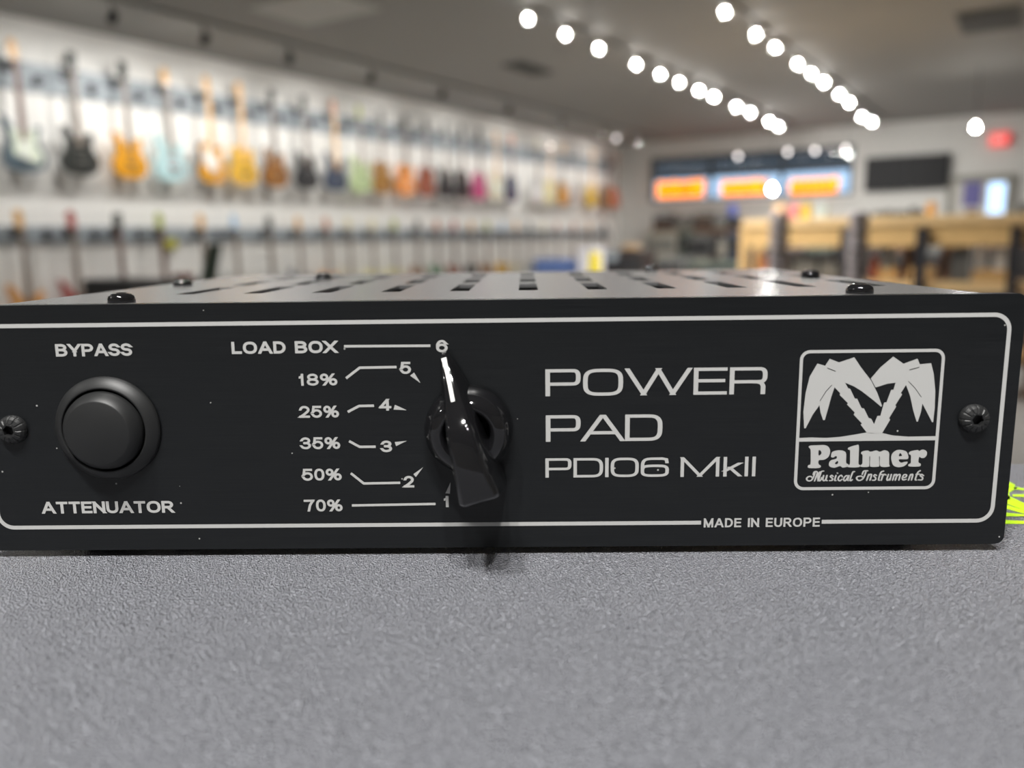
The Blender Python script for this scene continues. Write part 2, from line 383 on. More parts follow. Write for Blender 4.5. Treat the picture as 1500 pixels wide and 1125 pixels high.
for tri in ([(600.8, 550.2), (606.6, 545.6), (616, 561)], [(576.6, 599.8), (578.6, 592.8), (596, 600.8)], [(578.4, 647.4), (580.2, 653.4), (596.2, 645.6)],
            [(605.6, 694.4), (609.2, 698.6), (619.8, 684.4)], [(652.6, 722.4), (659, 723), (660, 706.4)]):
    mb = MB(); flat(mb, [tuple(P(*p)) for p in tri], -.00006); mb.obj('printed_triangle', 'print_white', box, fix=False)
# emblem: two palm trees in a frame
emb = MB()
ex0, ex1 = (P(1173, 540).x+P(1165.6, 700).x)/2, (P(1380.6, 540).x+P(1367.5, 700).x)/2
ez1, ez0 = (P(1200, 515).y+P(1350, 513.3).y)/2, (P(1190, 716).y+P(1340, 714).y)/2
fr = rrect(ex0, ex1, ez0, ez1, .0016, 6)
stroke(emb, fr, 4.6*pxm, 4.6*pxm, -.00006, closed=True)
def pc(x, y): return tuple(P(1165+x/6.667, 505+y/6.667))
left = [(215,183),(290,205),(335,137),(425,172),(575,122),(640,220),(740,350),(800,470),(845,595),(838,606),(760,540),(650,455),(570,405),(485,370),(515,425),(535,430),(580,525),(603,527),(645,617),(670,622),(715,715),(740,722),(768,775),(768,870),(700,862),(637,780),(650,768),(568,682),(580,662),(503,582),(513,570),(432,490),(437,472),(382,415),(350,510),(320,620),(287,735),(270,735),(245,660),(235,590),(170,680),(100,815),(85,815),(78,650),(100,470),(140,310)]
right = [(955,115),(1055,185),(1192,135),(1215,190),(1325,180),(1350,280),(1366,450),(1360,620),(1345,755),(1333,755),(1290,670),(1240,575),(1225,660),(1195,750),(1182,748),(1150,640),(1120,500),(1080,392),(1030,470),(1042,485),(975,590),(985,602),(915,715),(925,732),(845,865),(768,870),(768,775),(800,695),(830,693),(865,565),(890,560),(935,440),(957,440),(978,370),(900,380),(778,418),(735,330),(830,220)]
sand = [(35,910),(150,905),(300,909),(430,900),(560,880),(690,857),(850,862),(950,885),(1100,897),(1230,894),(1370,892),(1370,932),(700,938),(35,946)]
for pg in (left, right, sand): flat(emb, [pc(*p) for p in pg], -.00006)
emb.obj('palm_emblem', 'print_white', box, fix=False)
mb = MB()
for pts in ([(310,225),(392,258)], [(355,392),(300,450),(240,545)], [(1112,243),(1210,218)], [(1103,357),(1170,425),(1228,510)], [(733,330),(780,418)]):
    stroke(mb, [pc(*p) for p in pts], .7*pxm, .7*pxm, -.00009, cap='butt')
mb.obj('emblem_veins', 'panel_black', box, fix=False)
def pp(x, y): return tuple(P(1170+x/7.317, 640+y/7.317))
pal = MB()
for out, hs in (
  ([(105,108),(125,92),(200,88),(280,88),(325,115),(335,165),(315,215),(270,243),(215,250),(212,290),(235,308),(228,328),(180,335),(110,332),(95,318),(105,300),(125,290),(127,210),(125,135)], [[(213,142),(235,150),(243,170),(232,190),(212,196)]]),
  ([(345,200),(360,160),(420,143),(480,150),(507,180),(507,275),(530,292),(520,318),(470,328),(440,312),(380,330),(330,315),(323,280),(345,250),(400,233),(408,212),(395,205),(370,220),(348,215)], [[(388,278),(418,256),(418,285),(395,292)]]),
  ([(528,135),(535,112),(620,86),(643,95),(642,200),(640,288),(657,300),(650,320),(590,327),(525,322),(520,302),(546,290),(549,200),(548,142)], []),
  ([(666,178),(680,155),(740,145),(768,158),(830,144),(868,158),(920,142),(965,165),(968,240),(968,290),(972,315),(920,322),(880,316),(867,290),(867,215),(859,215),(862,300),(850,318),(775,320),(762,300),(764,215),(756,215),(755,300),(740,320),(668,320),(662,302),(680,285),(682,240),(682,192)], []),
  ([(990,230),(1000,180),(1040,145),(1090,138),(1150,155),(1172,200),(1168,235),(1120,239),(1075,240),(1073,258),(1095,275),(1130,268),(1162,264),(1160,285),(1120,315),(1060,323),(1010,300)], [[(1072,205),(1078,180),(1092,174),(1106,200),(1090,206)]]),
  ([(1178,182),(1195,155),(1270,140),(1290,150),(1325,135),(1365,150),(1373,185),(1350,220),(1315,225),(1290,215),(1282,270),(1305,287),(1300,312),(1250,318),(1180,314),(1175,294),(1198,280),(1201,240),(1200,195)], [])):
    flat(pal, [pp(*p) for p in smooth_poly(out, 4)], -.00006, [[pp(*p) for p in smooth_poly(h, 3)] for h in hs])
pal.obj('emblem_lettering', 'print_white', box, fix=False)
scr = MB()
A_ = [[(215,262),(190,238),(140,240),(100,275),(105,315),(150,335),(205,315),(250,240),(285,140)], [(240,195),(262,140),(310,128),(335,150)], [(335,150),(305,240),(270,335)], [(385,140),(350,210),(345,335)], [(470,118),(420,130),(398,190),(365,300),(378,335),(410,310),(428,260)],
      [(470,215),(452,300),(475,332),(515,300),(540,215)], [(545,215),(520,310),(545,330)], [(675,235),(645,212),(618,240),(660,280),(655,320),(600,328)],
      [(742,215),(712,315),(738,328)], [(770,160),(776,168)], [(880,245),(855,212),(805,245),(788,305),(825,332),(872,300)], [(1015,225),(960,222),(912,280),(920,328),(960,318),(1015,225)], [(1028,215),(998,310),(1010,328)],
      [(1148,130),(1108,150),(1052,305),(1068,330),(1098,308)], [(1335,262),(1300,232),(1215,242),(1195,285),(1240,325),(1310,305),(1360,240),(1400,125)], [(1318,190),(1345,125),(1385,112),(1435,112)]]
B_ = [[(185,190),(140,322)], [(160,240),(215,192),(245,205),(212,318)], [(355,215),(322,198),(298,228),(338,268),(325,315),(268,320)], [(510,118),(452,150),(402,300),(420,320)], [(425,200),(500,190)], [(500,195),(460,320)], [(480,240),(530,190),(562,205)],
      [(620,192),(585,295),(605,322),(652,285)], [(682,192),(650,318)], [(748,192),(710,320)], [(728,240),(780,192),(800,210),(768,318)], [(790,240),(845,192),(872,208),(845,316)], [(928,265),(1000,248),(1015,205),(965,198),(925,260),(940,312),(1005,300)],
      [(1105,192),(1058,318)], [(1080,240),(1130,192),(1152,205),(1122,315)], [(1315,110),(1262,150),(1208,295),(1228,316)], [(1225,190),(1300,185)], [(1388,220),(1345,190),(1320,222),(1368,262),(1352,310),(1278,312)]]
for base, ox in ((A_, 1175), (B_, 1260)):
    for st in base:
        pts = [tuple(P(ox+x/15, 682+y/15)) for x, y in smooth_line(st, 4)]
        stroke(scr, pts, 2.4*pxm, 1.9*pxm, -.00006, cap='round')
scr.obj('emblem_script', 'print_white', box, fix=False)

# push button
bc = P(155.2, 629, .0012)
pb = MB().lathe([(.01045, 0), (.01045, .0005), (.0102, .0010), (.0086, .0022), (.0083, .0023), (.0082, .0020), (.0082, -.0002)], (bc.x, 0, bc.y), (0, -1, 0), 72, cap1=False).obj('push_button', 'cap_black', box)
MB().lathe([(.0077, -.0001), (.0078, .0022), (.0076, .0030), (.0064, .0046), (.0061, .0048), (.0001, .0049)], (bc.x+.00005, 0, bc.y), (0, -1, 0), 72).obj('button_cap', 'cap_black', pb)
# panel screws with a socket and notched rim
def panel_screw(px, py, rz):
    c = P(px, py, .001); n = 60; rs = []
    prof = [(.0029, 0), (.0029, .0005), (.0027, .0010), (.0023, .0015), (.0016, .0018), (.00125, .00185)]
    s = MB()
    for i, (r, h) in enumerate(prof):
        ring = []
        for j in range(n):
            a = 2*math.pi*j/n; k = 0
            if 1 <= i <= 4 and j % 5 == 0: k = .00016
            ring.append((c.x+r*math.cos(a), -(h-k), c.y+r*math.sin(a)))
        rs.append(ring)
    hx = []
    for h in (.0018, .0004):
        ring = []
        for j in range(n):
            a = 2*math.pi*j/n; aa = (a+rz) % (math.pi/3) - math.pi/6; r = .00098/math.cos(aa)
            ring.append((c.x+r*math.cos(a), -h, c.y+r*math.sin(a)))
        hx.append(ring)
    s.rings(rs+hx, smooth=False)
    return s.obj('panel_screw', 'cap_black', box)
panel_screw(15.5, 630.5, .3); panel_screw(1429.5, 614.5, .1)

# selector knob: round skirt with a tall tapered pointer
kc = P(687, 627)
ang = rad(16.0)                                              # pointer leans left of straight up
ax = Vector((-math.sin(ang), 0, math.cos(ang))); pe = Vector((math.cos(ang), 0, math.sin(ang)))
KC = Vector((kc.x, 0, kc.y)); OUT = Vector((0, -1, 0))
mm_ = .001
knob = MB().lathe([(.0083, .0003), (.0087, .0009), (.0086, .0024), (.0080, .0042), (.0069, .0058), (.0057, .0066), (.0050, .0067), (.0046, .0062), (.0043, .0045), (.0001, .0043)], KC, OUT, 72).obj('selector_knob', 'gloss_black', box)
st = [(15.9, 16.0, .35, .30, 3.4), (15.2, 15.4, .9, .62, 4.1), (13, 13.2, 1.7, .95, 5.4), (10.5, 10.5, 2.4, 1.25, 7.2), (8, 8, 3.0, 1.6, 9.6), (5.6, 5.6, 3.5, 2.0, 12.4), (3.4, 3.4, 3.7, 2.35, 14.6), (1, 1, 3.8, 2.6, 15.8), (-2.5, -2.5, 3.9, 2.9, 16.6), (-6, -7, 4.0, 3.3, 16.9), (-9.8, -12.0, 4.2, 3.8, 16.9), (-10.5, -13.0, 4.0, 3.7, 16.1)]
rings = []
for s_t, s_b, wb, wt, h in st:
    ring = []
    for sw, ss, hh in ((-1, s_b, .7), (-1, (s_b*.45+s_t*.55), h*.55), (-1, s_t, h*.94), (-.75, s_t, h), (.75, s_t, h), (1, s_t, h*.94), (1, (s_b*.45+s_t*.55), h*.55), (1, s_b, .7)):
        w = wb if hh < 1 else (wt if hh > h*.9 else wb*.35+wt*.65)
        ring.append(KC + ax*(ss*mm_) + pe*(sw*w*mm_) + OUT*(hh*mm_))
    rings.append(ring)
MB().rings(rings, smooth=True).obj('pointer', 'gloss_black', knob, bevel=.0002)
wl = []
mb = MB()
ln = [(s_t, h) for s_t, s_b, wb, wt, h in st[1:5]] + [(6.6, 11.0)]
vs = []
for i, (s_, h) in enumerate(ln):
    w = .36 if i else .5
    for sg in (-1, 1): vs.append(KC + ax*(s_*mm_) + pe*(sg*w*mm_) + OUT*((h+.06)*mm_))
e_s, e_h = ln[-1]
for k in range(1, 5):
    a = k/4*math.pi/2; w = .36*math.cos(a); d = .36*math.sin(a)
    for sg in (-1, 1): vs.append(KC + ax*((e_s-d)*mm_) + pe*(sg*w*mm_) + OUT*((e_h+.06+d*1.1)*mm_))
mb.add(vs, [(2*i, 2*i+1, 2*i+3, 2*i+2) for i in range(len(vs)//2-1)])
mb.obj('pointer_line', 'knob_white', knob, fix=False)

# ------------------------------------------------------------------ the vinyl covered case it stands on
case = empty('equipment_case', (ORG.x, ORG.y, 0), 'grey case covered in pebbled vinyl under the black box, lime green mark at right', 'case', rz=BYAW)
yb_ = T(1490, 677, -0.0).y
cb = MB().box(-.42, .42, -.40, yb_+.003, .02, TZ).obj('case_body', 'vinyl_grey', case, bevel=.006, seg=6)
for fx in (-.36, .36):
    for fy in (-.34, yb_-.05): MB().lathe([(.02, 0), (.02, .03)], (fx, fy, 0), n=20).obj('rubber_foot', 'rubber', case)
mb = MB(); zc = TZ+.00012
def em(pts):
    q = [T(x, y, 0) for x, y in pts]
    mb.add([(v.x, v.y, zc) for v in q], [tuple(range(len(q)))])
em([(1468, 705), (1478, 706), (1487, 711), (1486, 713.6), (1468, 713)])
em([(1468, 714), (1493, 714), (1478, 722), (1480, 732), (1468, 734)])
em([(1486, 714), (1520, 719), (1520, 721.5), (1484, 717)])
em([(1483, 725), (1530, 724), (1530, 731), (1483, 727.5)])
em([(1470, 723), (1482, 729), (1530, 752), (1530, 759), (1468, 736)])
em([(1468, 738), (1530, 757), (1530, 762), (1468, 744)])
em([(1468, 751), (1530, 757), (1468, 757)])
em([(1468, 762), (1530, 765.5), (1530, 768), (1468, 768)])
mb.obj('printed_mark', 'lime', case, fix=False)

# ------------------------------------------------------------------ room shell
WX, BYW, CH = -6.95, 14.8, 3.1
RX, FY = 4.2, -4.0
def struct(o): o['kind'] = 'structure'; return o
struct(MB().box(WX-.2, RX+.2, FY-.2, BYW+.2, -.1, 0).obj('floor', 'floor_vinyl'))
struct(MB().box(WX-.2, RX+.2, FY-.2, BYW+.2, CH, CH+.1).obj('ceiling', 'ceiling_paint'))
struct(MB().box(WX-.2, WX, FY-.2, BYW+.2, 0, CH).obj('wall_left', 'white_paint'))
struct(MB().box(RX, RX+.2, FY-.2, BYW+.2, 0, CH).obj('wall_right', 'back_paint'))
struct(MB().box(WX, RX, FY-.2, FY, 0, CH).obj('wall_front', 'white_paint'))
wx0, wx1, wz0, wz1 = -6.30, -2.66, 1.98, 2.80
dx0, dx1, dz1 = -1.26, -.34, 2.10
mb = MB()
for x0, x1, z0, z1 in ((WX, wx0, 0, CH), (wx0, wx1, 0, wz0), (wx0, wx1, wz1, CH), (wx1, RX, 0, CH)):
    mb.box(x0, x1, BYW, BYW+.2, z0, z1)
struct(mb.obj('wall_back', 'back_paint'))
M('frame_dark', (.05, .06, .07), .5)
M('transom', (.18, .24, .32), .2)
ztr = hit(1100, 254, 1, BYW+.08).z
w = struct(empty('window_1', ((wx0+wx1)/2, BYW+.05, wz0), None, None))
fx = [hit(px, 270, 1, BYW+.1).x for px in (957, 1042, 1146, 1250)]
mb = MB()
mb.box(wx0, wx1, BYW+.04, BYW+.12, wz1-.08, wz1).box(wx0, wx1, BYW+.04, BYW+.12, wz0, wz0+.05).box(wx0, wx1, BYW+.04, BYW+.12, ztr-.03, ztr+.03)
for x in (wx0+.04, *fx[1:3], wx1-.04): mb.box(x-.032, x+.032, BYW+.04, BYW+.12, wz0, wz1)
def rel(o, p):
    o.parent = p; o.matrix_parent_inverse = Matrix.Translation(-p.location) if p.rotation_euler.z == 0 else p.matrix_basis.inverted(); return o
rel(mb.obj('window_frame', 'frame_dark'), w)
rel(MB().box(wx0, wx1, BYW+.07, BYW+.076, wz0, ztr).obj('window_pane', 'window_glass'), w)
rel(MB().box(wx0, wx1, BYW+.07, BYW+.076, ztr, wz1).obj('window_pane', 'tinted_glass'), w)
rel(MB().box(wx0-.03, wx1+.03, BYW-.06, BYW+.04, wz0-.04, wz0).obj('window_sill', 'white_paint'), w)
# door
M('door_paint', (.52, .50, .46), .5); M('poster_purple', (.12, .11, .30), .5); M('door_frame', (.22, .21, .18), .5)
M('day_pane', (.5, .7, .95), .2, emit=(.45, .68, 1.0), es=1.1)
d = struct(empty('door_1', ((dx0+dx1)/2, BYW-.03, 0), None, None))
rel(MB().box(dx0+.09, dx1-.09, BYW-.05, BYW, 0.005, dz1).obj('door_leaf', 'door_paint'), d)
rel(MB().box(dx0, dx0+.09, BYW-.07, BYW, 0, dz1+.1).box(dx1-.09, dx1, BYW-.07, BYW, 0, dz1+.1).box(dx0+.09, dx1-.09, BYW-.07, BYW, dz1, dz1+.1).obj('door_frame', 'door_frame'), d)
a, b = hit(1449, 268, 1, BYW-.06), hit(1469, 318, 1, BYW-.06)
rel(MB().box(a.x, b.x, BYW-.055, BYW-.045, 1.0, a.z).obj('door_glass', 'day_pane', bevel=.0), d)
rel(MB().box(dx1-.18, dx1-.12, BYW-.12, BYW-.05, 1.0, 1.04).obj('door_handle', 'chrome'), d)
a, b = hit(1412, 267, 1, BYW-.06), hit(1437, 302, 1, BYW-.06)
tag(MB().box(a.x, b.x, BYW-.062, BYW-.0555, b.z, a.z).obj('poster', 'poster_purple'), 'purple blue poster on the grey door at the back', 'poster')
struct(MB().box(WX, wx0+.0, BYW-.02, BYW, 0, .1).box(wx0, dx0, BYW-.02, BYW, 0, .1).obj('baseboard_back', 'frame_dark'))
# exit sign
M('exit_red', (.7, .03, .03), .4, emit=(1, .08, .08), es=.5); M('exit_white', (.9, .5, .45), .4, emit=(1, .45, .4), es=.6)
a, b = hit(1450, 195, 1, BYW-.1), hit(1478, 213, 1, BYW-.1)
ex = empty('exit_sign', ((a.x+b.x)/2, BYW-.1, b.z), 'small red lit EXIT sign high above the grey door', 'sign')
W_, H_ = b.x-a.x, a.z-b.z
MB().box(-W_/2, W_/2, 0, .05, 0, H_).obj('sign_face', 'exit_red', ex)
MB().box(-.02, .02, .01, .1, H_*.3, H_*.7).obj('wall_bracket', 'hook_black', ex)
mb = MB(); x = -W_*.38
for c in 'EXIT':
    g = W_*.16 if c != 'I' else W_*.06
    for s_ in glyph(c, 2.3): stroke(mb, [(x+.008+u*(g-.016), H_*.25+v*H_*.5) for u, v in s_], .016, .016, -.002)
    x += g+W_*.05
mb.obj('sign_lettering', 'exit_white', ex, fix=False)

# slatted rails on the left wall
zr = [(2.53, 2.76), (1.33, 1.47)]
for i, (z0, z1) in enumerate(zr):
    mb = MB(); n = 4 if i == 0 else 2; h = (z1-z0)/n
    for k in range(n): mb.box(WX, WX+.03, .5, 14.4, z0+k*h+.006, z0+(k+1)*h-.006)
    mb.box(WX, WX+.018, .5, 14.4, z0, z1)
    struct(mb.obj('trim_%d' % (i+1), 'rail_grey'))

# ------------------------------------------------------------------ guitars
SH = {
 'strat': [(0,0),(9,1),(15,5),(16.5,11),(14,18),(11.5,23),(12,28),(14.5,33),(13.5,36),(9.5,34),(5,30),(3,29.5),(-3,29.5),(-5,31),(-9,37),(-13,42),(-15.5,42),(-14,36),(-12,28),(-11.5,23),(-14.5,17),(-16.5,10),(-15,4),(-9,1)],
 'double': [(0,0),(9,1),(15,6),(16,13),(12,20),(10.5,25),(12,31),(11,35),(7.5,34),(4,29.5),(-4,29.5),(-6.5,34),(-10.5,39),(-13,38),(-12,31),(-10.5,25),(-12,20),(-16,13),(-15,6),(-9,1)],
 'single': [(0,0),(9,1),(15,6),(16,13),(12.5,21),(11,26),(13,32),(11.5,36),(7.5,34),(4,29),(-3,32),(-4.5,36.5),(-9,38),(-13,34),(-12.5,28),(-12,21),(-16,13),(-15,6),(-9,1)],
 'offset': [(2,0),(11,2),(16.5,8),(16,14),(12,20),(11,25),(13,31),(12,35),(8,33),(4,30),(-4,30),(-8,36),(-13,41),(-15.5,40),(-14.5,33),(-12,26),(-13,20),(-17,14),(-16.5,6),(-9,0)]}
GUARD = {'strat': [(-8,24),(-10,33),(-5,31),(5,31),(10,33),(9,22),(13,14),(11,7),(5,8),(-2,11),(-9,14)],
         'single': [(-10,30),(-4,34),(-3,31),(4,30),(6,20),(4,14),(-6,15),(-10,20)], 'offset': [(-10,32),(-5,31),(5,31),(9,31),(8,22),(12,12),(7,7),(-4,12),(-9,20)]}
HEAD_F = [(-2.2,84),(2.2,84),(2.8,88),(2.4,97),(0,100),(-3.2,99.5),(-4.6,96),(-3.8,88)]
HEAD_S = [(-2.2,84),(2.2,84),(4.2,88),(3.6,99),(1.2,98),(0,99),(-1.2,98),(-3.6,99),(-4.2,88)]
def gp(u, v, t): return (t, u*.01, v*.01)
GM = {}
def gcol(name, c, rough=.22): return M('finish_'+name, tuple(v*.88 for v in c), .32, coat=.15)
for nm, c in dict(silverblue=(.10,.14,.17), charcoal=(.035,.038,.035), amber=(.80,.36,.012), iceblue=(.52,.74,.76), burst=(.80,.38,.03), butterscotch=(.86,.50,.05), brownburst=(.36,.15,.03),
                  black=(.02,.02,.024), darkblue=(.07,.09,.14), palegreen=(.55,.68,.36), ambrown=(.42,.20,.03), orange=(.92,.30,.01), redbrown=(.36,.09,.04), magenta=(.60,.08,.24),
                  cream=(.82,.76,.58), navy=(.05,.08,.16), white=(.82,.82,.82), lemon=(.88,.82,.45), yellow=(.88,.58,.03), silver=(.5,.52,.52), coral=(.80,.22,.10),
                  red=(.45,.05,.04), peach=(.85,.42,.14), green=(.05,.25,.10), rustorange=(.55,.18,.05)).items(): gcol(nm, c)
M('guard_mint', (.72, .78, .64), .35); M('guard_white', (.88, .88, .86), .3); M('guard_black', (.03, .03, .03), .3); M('guard_tort', (.35, .04, .04), .3); M('dark_edge', (.05, .02, .01), .3)
M('head_black', (.03, .035, .03), .3); M('head_red', (.40, .06, .05), .3); M('head_blue', (.40, .58, .78), .3); M('head_green', (.35, .40, .05), .3); M('head_cream', (.75, .68, .45), .3); M('head_copper', (.5, .2, .1), .3)
def guitar(name, y, z, shape, col, neck, head, headkind, guard=None, pick='hook_black', label='', cat='guitar', group=None, edge=None, off=.13, tilt=0.0, sc=1.0):
    root = empty(name, (WX+off, y, z), label, cat, group); root.rotation_euler = (tilt, 0, 0); root.scale = (1, sc, 1)
    out = smooth_poly(SH[shape], 4)
    MB().prism(out, gp, -.022, .022).obj('body', 'finish_'+col, root, bevel=.006, seg=2)
    if edge: MB().prism([(u*1.012, .2+(v-.2)*1.008) for u, v in out], gp, -.023, .0205).obj('dark_rim', edge, root)
    MB().prism([(-2.6,24),(2.6,24),(2.1,85),(-2.1,85)], gp, .012, .030).obj('neck', neck, root, bevel=.004)
    MB().prism(HEAD_F if headkind == 'f' else HEAD_S, gp, .006, .022).obj('headstock', head, root, bevel=.002)
    if guard: MB().prism(smooth_poly(GUARD[shape], 3), gp, .022, .0245).obj('pickguard', guard, root)
    pv = (20.5, 12.5) if shape != 'strat' else (22, 17.5, 12.5)
    for v in pv: MB().prism([(-4,v-1.1),(4,v-1.1),(4,v+1.1),(-4,v+1.1)], gp, .0245 if guard else .022, .030).obj('pickup', pick, root, bevel=.001)
    MB().prism([(-4.2,7.6),(4.2,7.6),(4.2,9.2),(-4.2,9.2)], gp, .0225, .033).obj('bridge', 'chrome', root, bevel=.002)
    for u, v in ((8, 11), (10.5, 7.5)): MB().lathe([(.011, 0), (.009, .014)], gp(u, v, .0225), (1, 0, 0), 14).obj('control_knob', pick, root)
    MB().tube(gp(9, 16.5, .0225), gp(9.3, 17, .038), .003, n=8).obj('toggle_switch', 'chrome', root)
    return root
def hanger(y, z, label, group, off=.13):
    r = empty('guitar_hanger', (WX+.03, y, z), label, 'hanger', group)
    MB().box(0, .018, -.028, .028, -.045, .045).obj('wall_plate', 'hook_black', r, bevel=.004)
    MB().tube((.018, 0, 0), (off-.03, 0, 0), .009).obj('arm', 'hook_black', r)
    MB().tube((off-.03, -.032, 0), (off-.03, .032, 0), .008).tube((off-.03, -.032, 0), (off+.02, -.034, .006), .007).tube((off-.03, .032, 0), (off+.02, .034, .006), .007).obj('yoke', 'hook_black', r)
    return r
# px, shape, finish, neck, head, kind, guard, pickups, edge, name for labels
UP_ = [(37,'strat','silverblue','rosewood','maple','f','guard_mint','guard_white',None,'silver blue guitar with a pale mint pickguard'),
 (118,'double','charcoal','grey_wood','head_black','s',None,'chrome',None,'charcoal double cutaway guitar with a black headstock'),
 (190,'double','amber','grey_wood','head_black','s',None,'chrome',None,'amber yellow double cutaway guitar with black headstock'),
 (251,'offset','iceblue','grey_wood','maple','f',None,'guard_tort',None,'ice blue guitar with a dark red patch'),
 (310,'single','burst','maple','maple','f','guard_white','guard_white','dark_edge','yellow sunburst guitar with white pickguard and maple neck'),
 (356,'single','butterscotch','maple','maple','f',None,'guard_black',None,'butterscotch guitar with a maple neck'),
 (402,'double','brownburst','grey_wood','head_black','s',None,'hook_black','dark_edge','brown sunburst guitar with a black headstock'),
 (448,'double','black','grey_wood','head_black','s',None,'chrome',None,'black guitar just right of the brown sunburst one'),
 (491,'strat','darkblue','maple','head_copper','f',None,'hook_black',None,'dark slate blue guitar with a maple neck'),
 (530,'offset','palegreen','grey_wood','head_green','f',None,'guard_black',None,'pale green guitar'),
 (561,'single','ambrown','grey_wood','head_black','s',None,'hook_black',None,'amber brown guitar left of the bright orange one'),
 (595,'single','orange','grey_wood','head_black','s',None,'guard_white',None,'bright orange guitar'),
 (625,'single','redbrown','rosewood','head_black','s',None,'hook_black',None,'red brown guitar right of the bright orange one'),
 (653,'double','black','grey_wood','head_black','s',None,'hook_black',None,'black guitar next to the red brown one'),
 (677,'single','black','grey_wood','head_black','s',None,'hook_black',None,'black guitar next to the magenta one'),
 (702,'single','magenta','grey_wood','head_black','s',None,'hook_black',None,'magenta guitar'),
 (727,'strat','cream','maple','maple','f','guard_mint','guard_white',None,'cream guitar right of the magenta one'),
 (749,'single','navy','rosewood','head_copper','s',None,'hook_black',None,'navy blue guitar'),
 (787,'strat','white','grey_wood','head_cream','f',None,'guard_white',None,'bluish white guitar right of the navy one'),
 (805,'single','lemon','maple','maple','f',None,'guard_white',None,'pale lemon guitar'),
 (824,'single','burst','grey_wood','maple','s',None,'hook_black','dark_edge','orange sunburst guitar right of the pale lemon one'),
 (844,'double','silver','grey_wood','head_black','s',None,'hook_black',None,'silver grey guitar between two yellow ones'),
 (867,'single','yellow','maple','maple','f',None,'hook_black',None,'deep yellow guitar near the back corner'),
 (888,'strat','brownburst','rosewood','head_black','f',None,'hook_black',None,'dark brown guitar between the yellow and coral ones'),
 (904,'double','coral','rosewood','head_copper','s',None,'hook_black',None,'coral red guitar at the corner end of the row')]
OFF = .15
ys = []
for px, sh, fin, nk, hd, hk, gd, pk, ed, nm in UP_:
    y = min(hit(px, 240 if px < 500 else 280, 0, WX+OFF).y, 14.35); ys.append(y)
    guitar('electric_guitar', y, 1.885, sh, fin, nk, hd, hk, gd, pk, nm[:1].lower()+nm[1:]+(' on the upper rail' if len(nm.split()) < 13 else ''), group='guitars on the upper rail', edge=ed, off=OFF)
    hanger(y, 2.70, 'black upper rail hanger holding the '+' '.join(nm.split()[:9]), 'hangers on the upper rail', OFF)
for i in range(len(ys)-1):
    if ys[i+1]-ys[i] > .3 and i < 12:
        a_, b_ = (' '.join(UP_[k][9].split()[:3 if UP_[k][9].split()[2] != 'with' else 2]) for k in (i, i+1))
        hanger((ys[i]+ys[i+1])/2, 2.62, 'empty black hanger between the %s and the %s' % (a_, b_), 'empty hangers on the upper rail', .1)
hanger(ys[0]-.25, 2.62, 'empty black hanger at the near end of the upper rail', 'empty hangers on the upper rail', .1)
LO_ = [(34,'offset','peach','grey_wood','maple','f','peach orange guitar'), (110,'strat','red','grey_wood','head_red','f','red guitar with red headstock'), (176,'single','black','rosewood','head_black','s','guitar with a thin dark headstock'),
 (238,'double','redbrown','rosewood','head_green','f','guitar with a yellow green headstock'), (298,'strat','white','grey_wood','maple','f','guitar with maple headstock behind the slanted green stand'), (346,'strat','silver','grey_wood','head_blue','f','guitar with light blue headstock'),
 (396,'single','silver','grey_wood','head_black','s','guitar with a pale grey headstock'), (439,'strat','darkblue','grey_wood','maple','f','guitar with a bright maple headstock'), (480,'single','peach','grey_wood','head_copper','f','guitar with a copper coloured headstock'),
 (512,'strat','cream','grey_wood','head_cream','f','guitar with a cream headstock'), (546,'single','lemon','grey_wood','head_cream','s','lemon yellow guitar with cream headstock'), (578,'single','lemon','grey_wood','head_green','s','lemon yellow guitar with olive headstock'),
 (612,'double','brownburst','grey_wood','head_black','s','dark olive brown guitar'), (640,'double','green','grey_wood','head_copper','s','green guitar'), (665,'double','redbrown','grey_wood','head_red','s','small looking red guitar'),
 (690,'single','charcoal','grey_wood','maple','s','charcoal guitar with maple headstock'), (713,'double','brownburst','grey_wood','head_green','s','brown guitar with greenish headstock'), (736,'single','butterscotch','grey_wood','head_blue','s','golden orange guitar'),
 (756,'double','cream','grey_wood','maple','f','cream guitar left of the blue seat'), (775,'double','silver','grey_wood','head_black','f','silver guitar above the blue seat'), (795,'single','white','grey_wood','head_cream','s','white guitar above the blue seat'),
 (815,'strat','silver','grey_wood','head_copper','f','grey guitar with copper headstock above the blue seat'), (840,'single','brownburst','grey_wood','head_copper','s','brown sunburst guitar above the yellow stand'), (862,'strat','yellow','grey_wood','maple','f','yellow guitar near the back corner'),
 (885,'single','black','grey_wood','head_black','s','black guitar at the back corner')]
for i, (px, sh, fin, nk, hd, hk, nm) in enumerate(LO_):
    y = min(hit(px, 380, 0, WX+.12).y, 14.3)
    guitar('electric_guitar', y, .60, sh, fin, nk, hd, hk, None, 'hook_black', nm+' on the lower rail', group='guitars on the lower rail', off=.12, sc=1.0)
    hanger(y, 1.42, 'black lower rail hanger holding the '+' '.join(nm.split()[:9]), 'hangers on the lower rail', .12)
for a_, b_ in ((0, 1), (1, 2), (2, 3), (4, 5)):
    ya, yb2 = (hit(LO_[k][0], 345, 0, WX+.05).y for k in (a_, b_))
    hanger((ya+yb2)/2-.02, 1.40, 'empty black hanger on the lower rail left of the '+' '.join(LO_[b_][6].split()[:6]), 'empty hangers on the lower rail', .1)
M('tag_yellow', (.42, .40, .03), .5)
q = hit(252, 357, 0, WX+.06)
tag(MB().box(WX+.031, WX+.05, q.y-.06, q.y+.06, q.z-.045, q.z+.045).obj('hanging_tag', 'tag_yellow'), 'small olive yellow sign on the lower rail', 'tag')

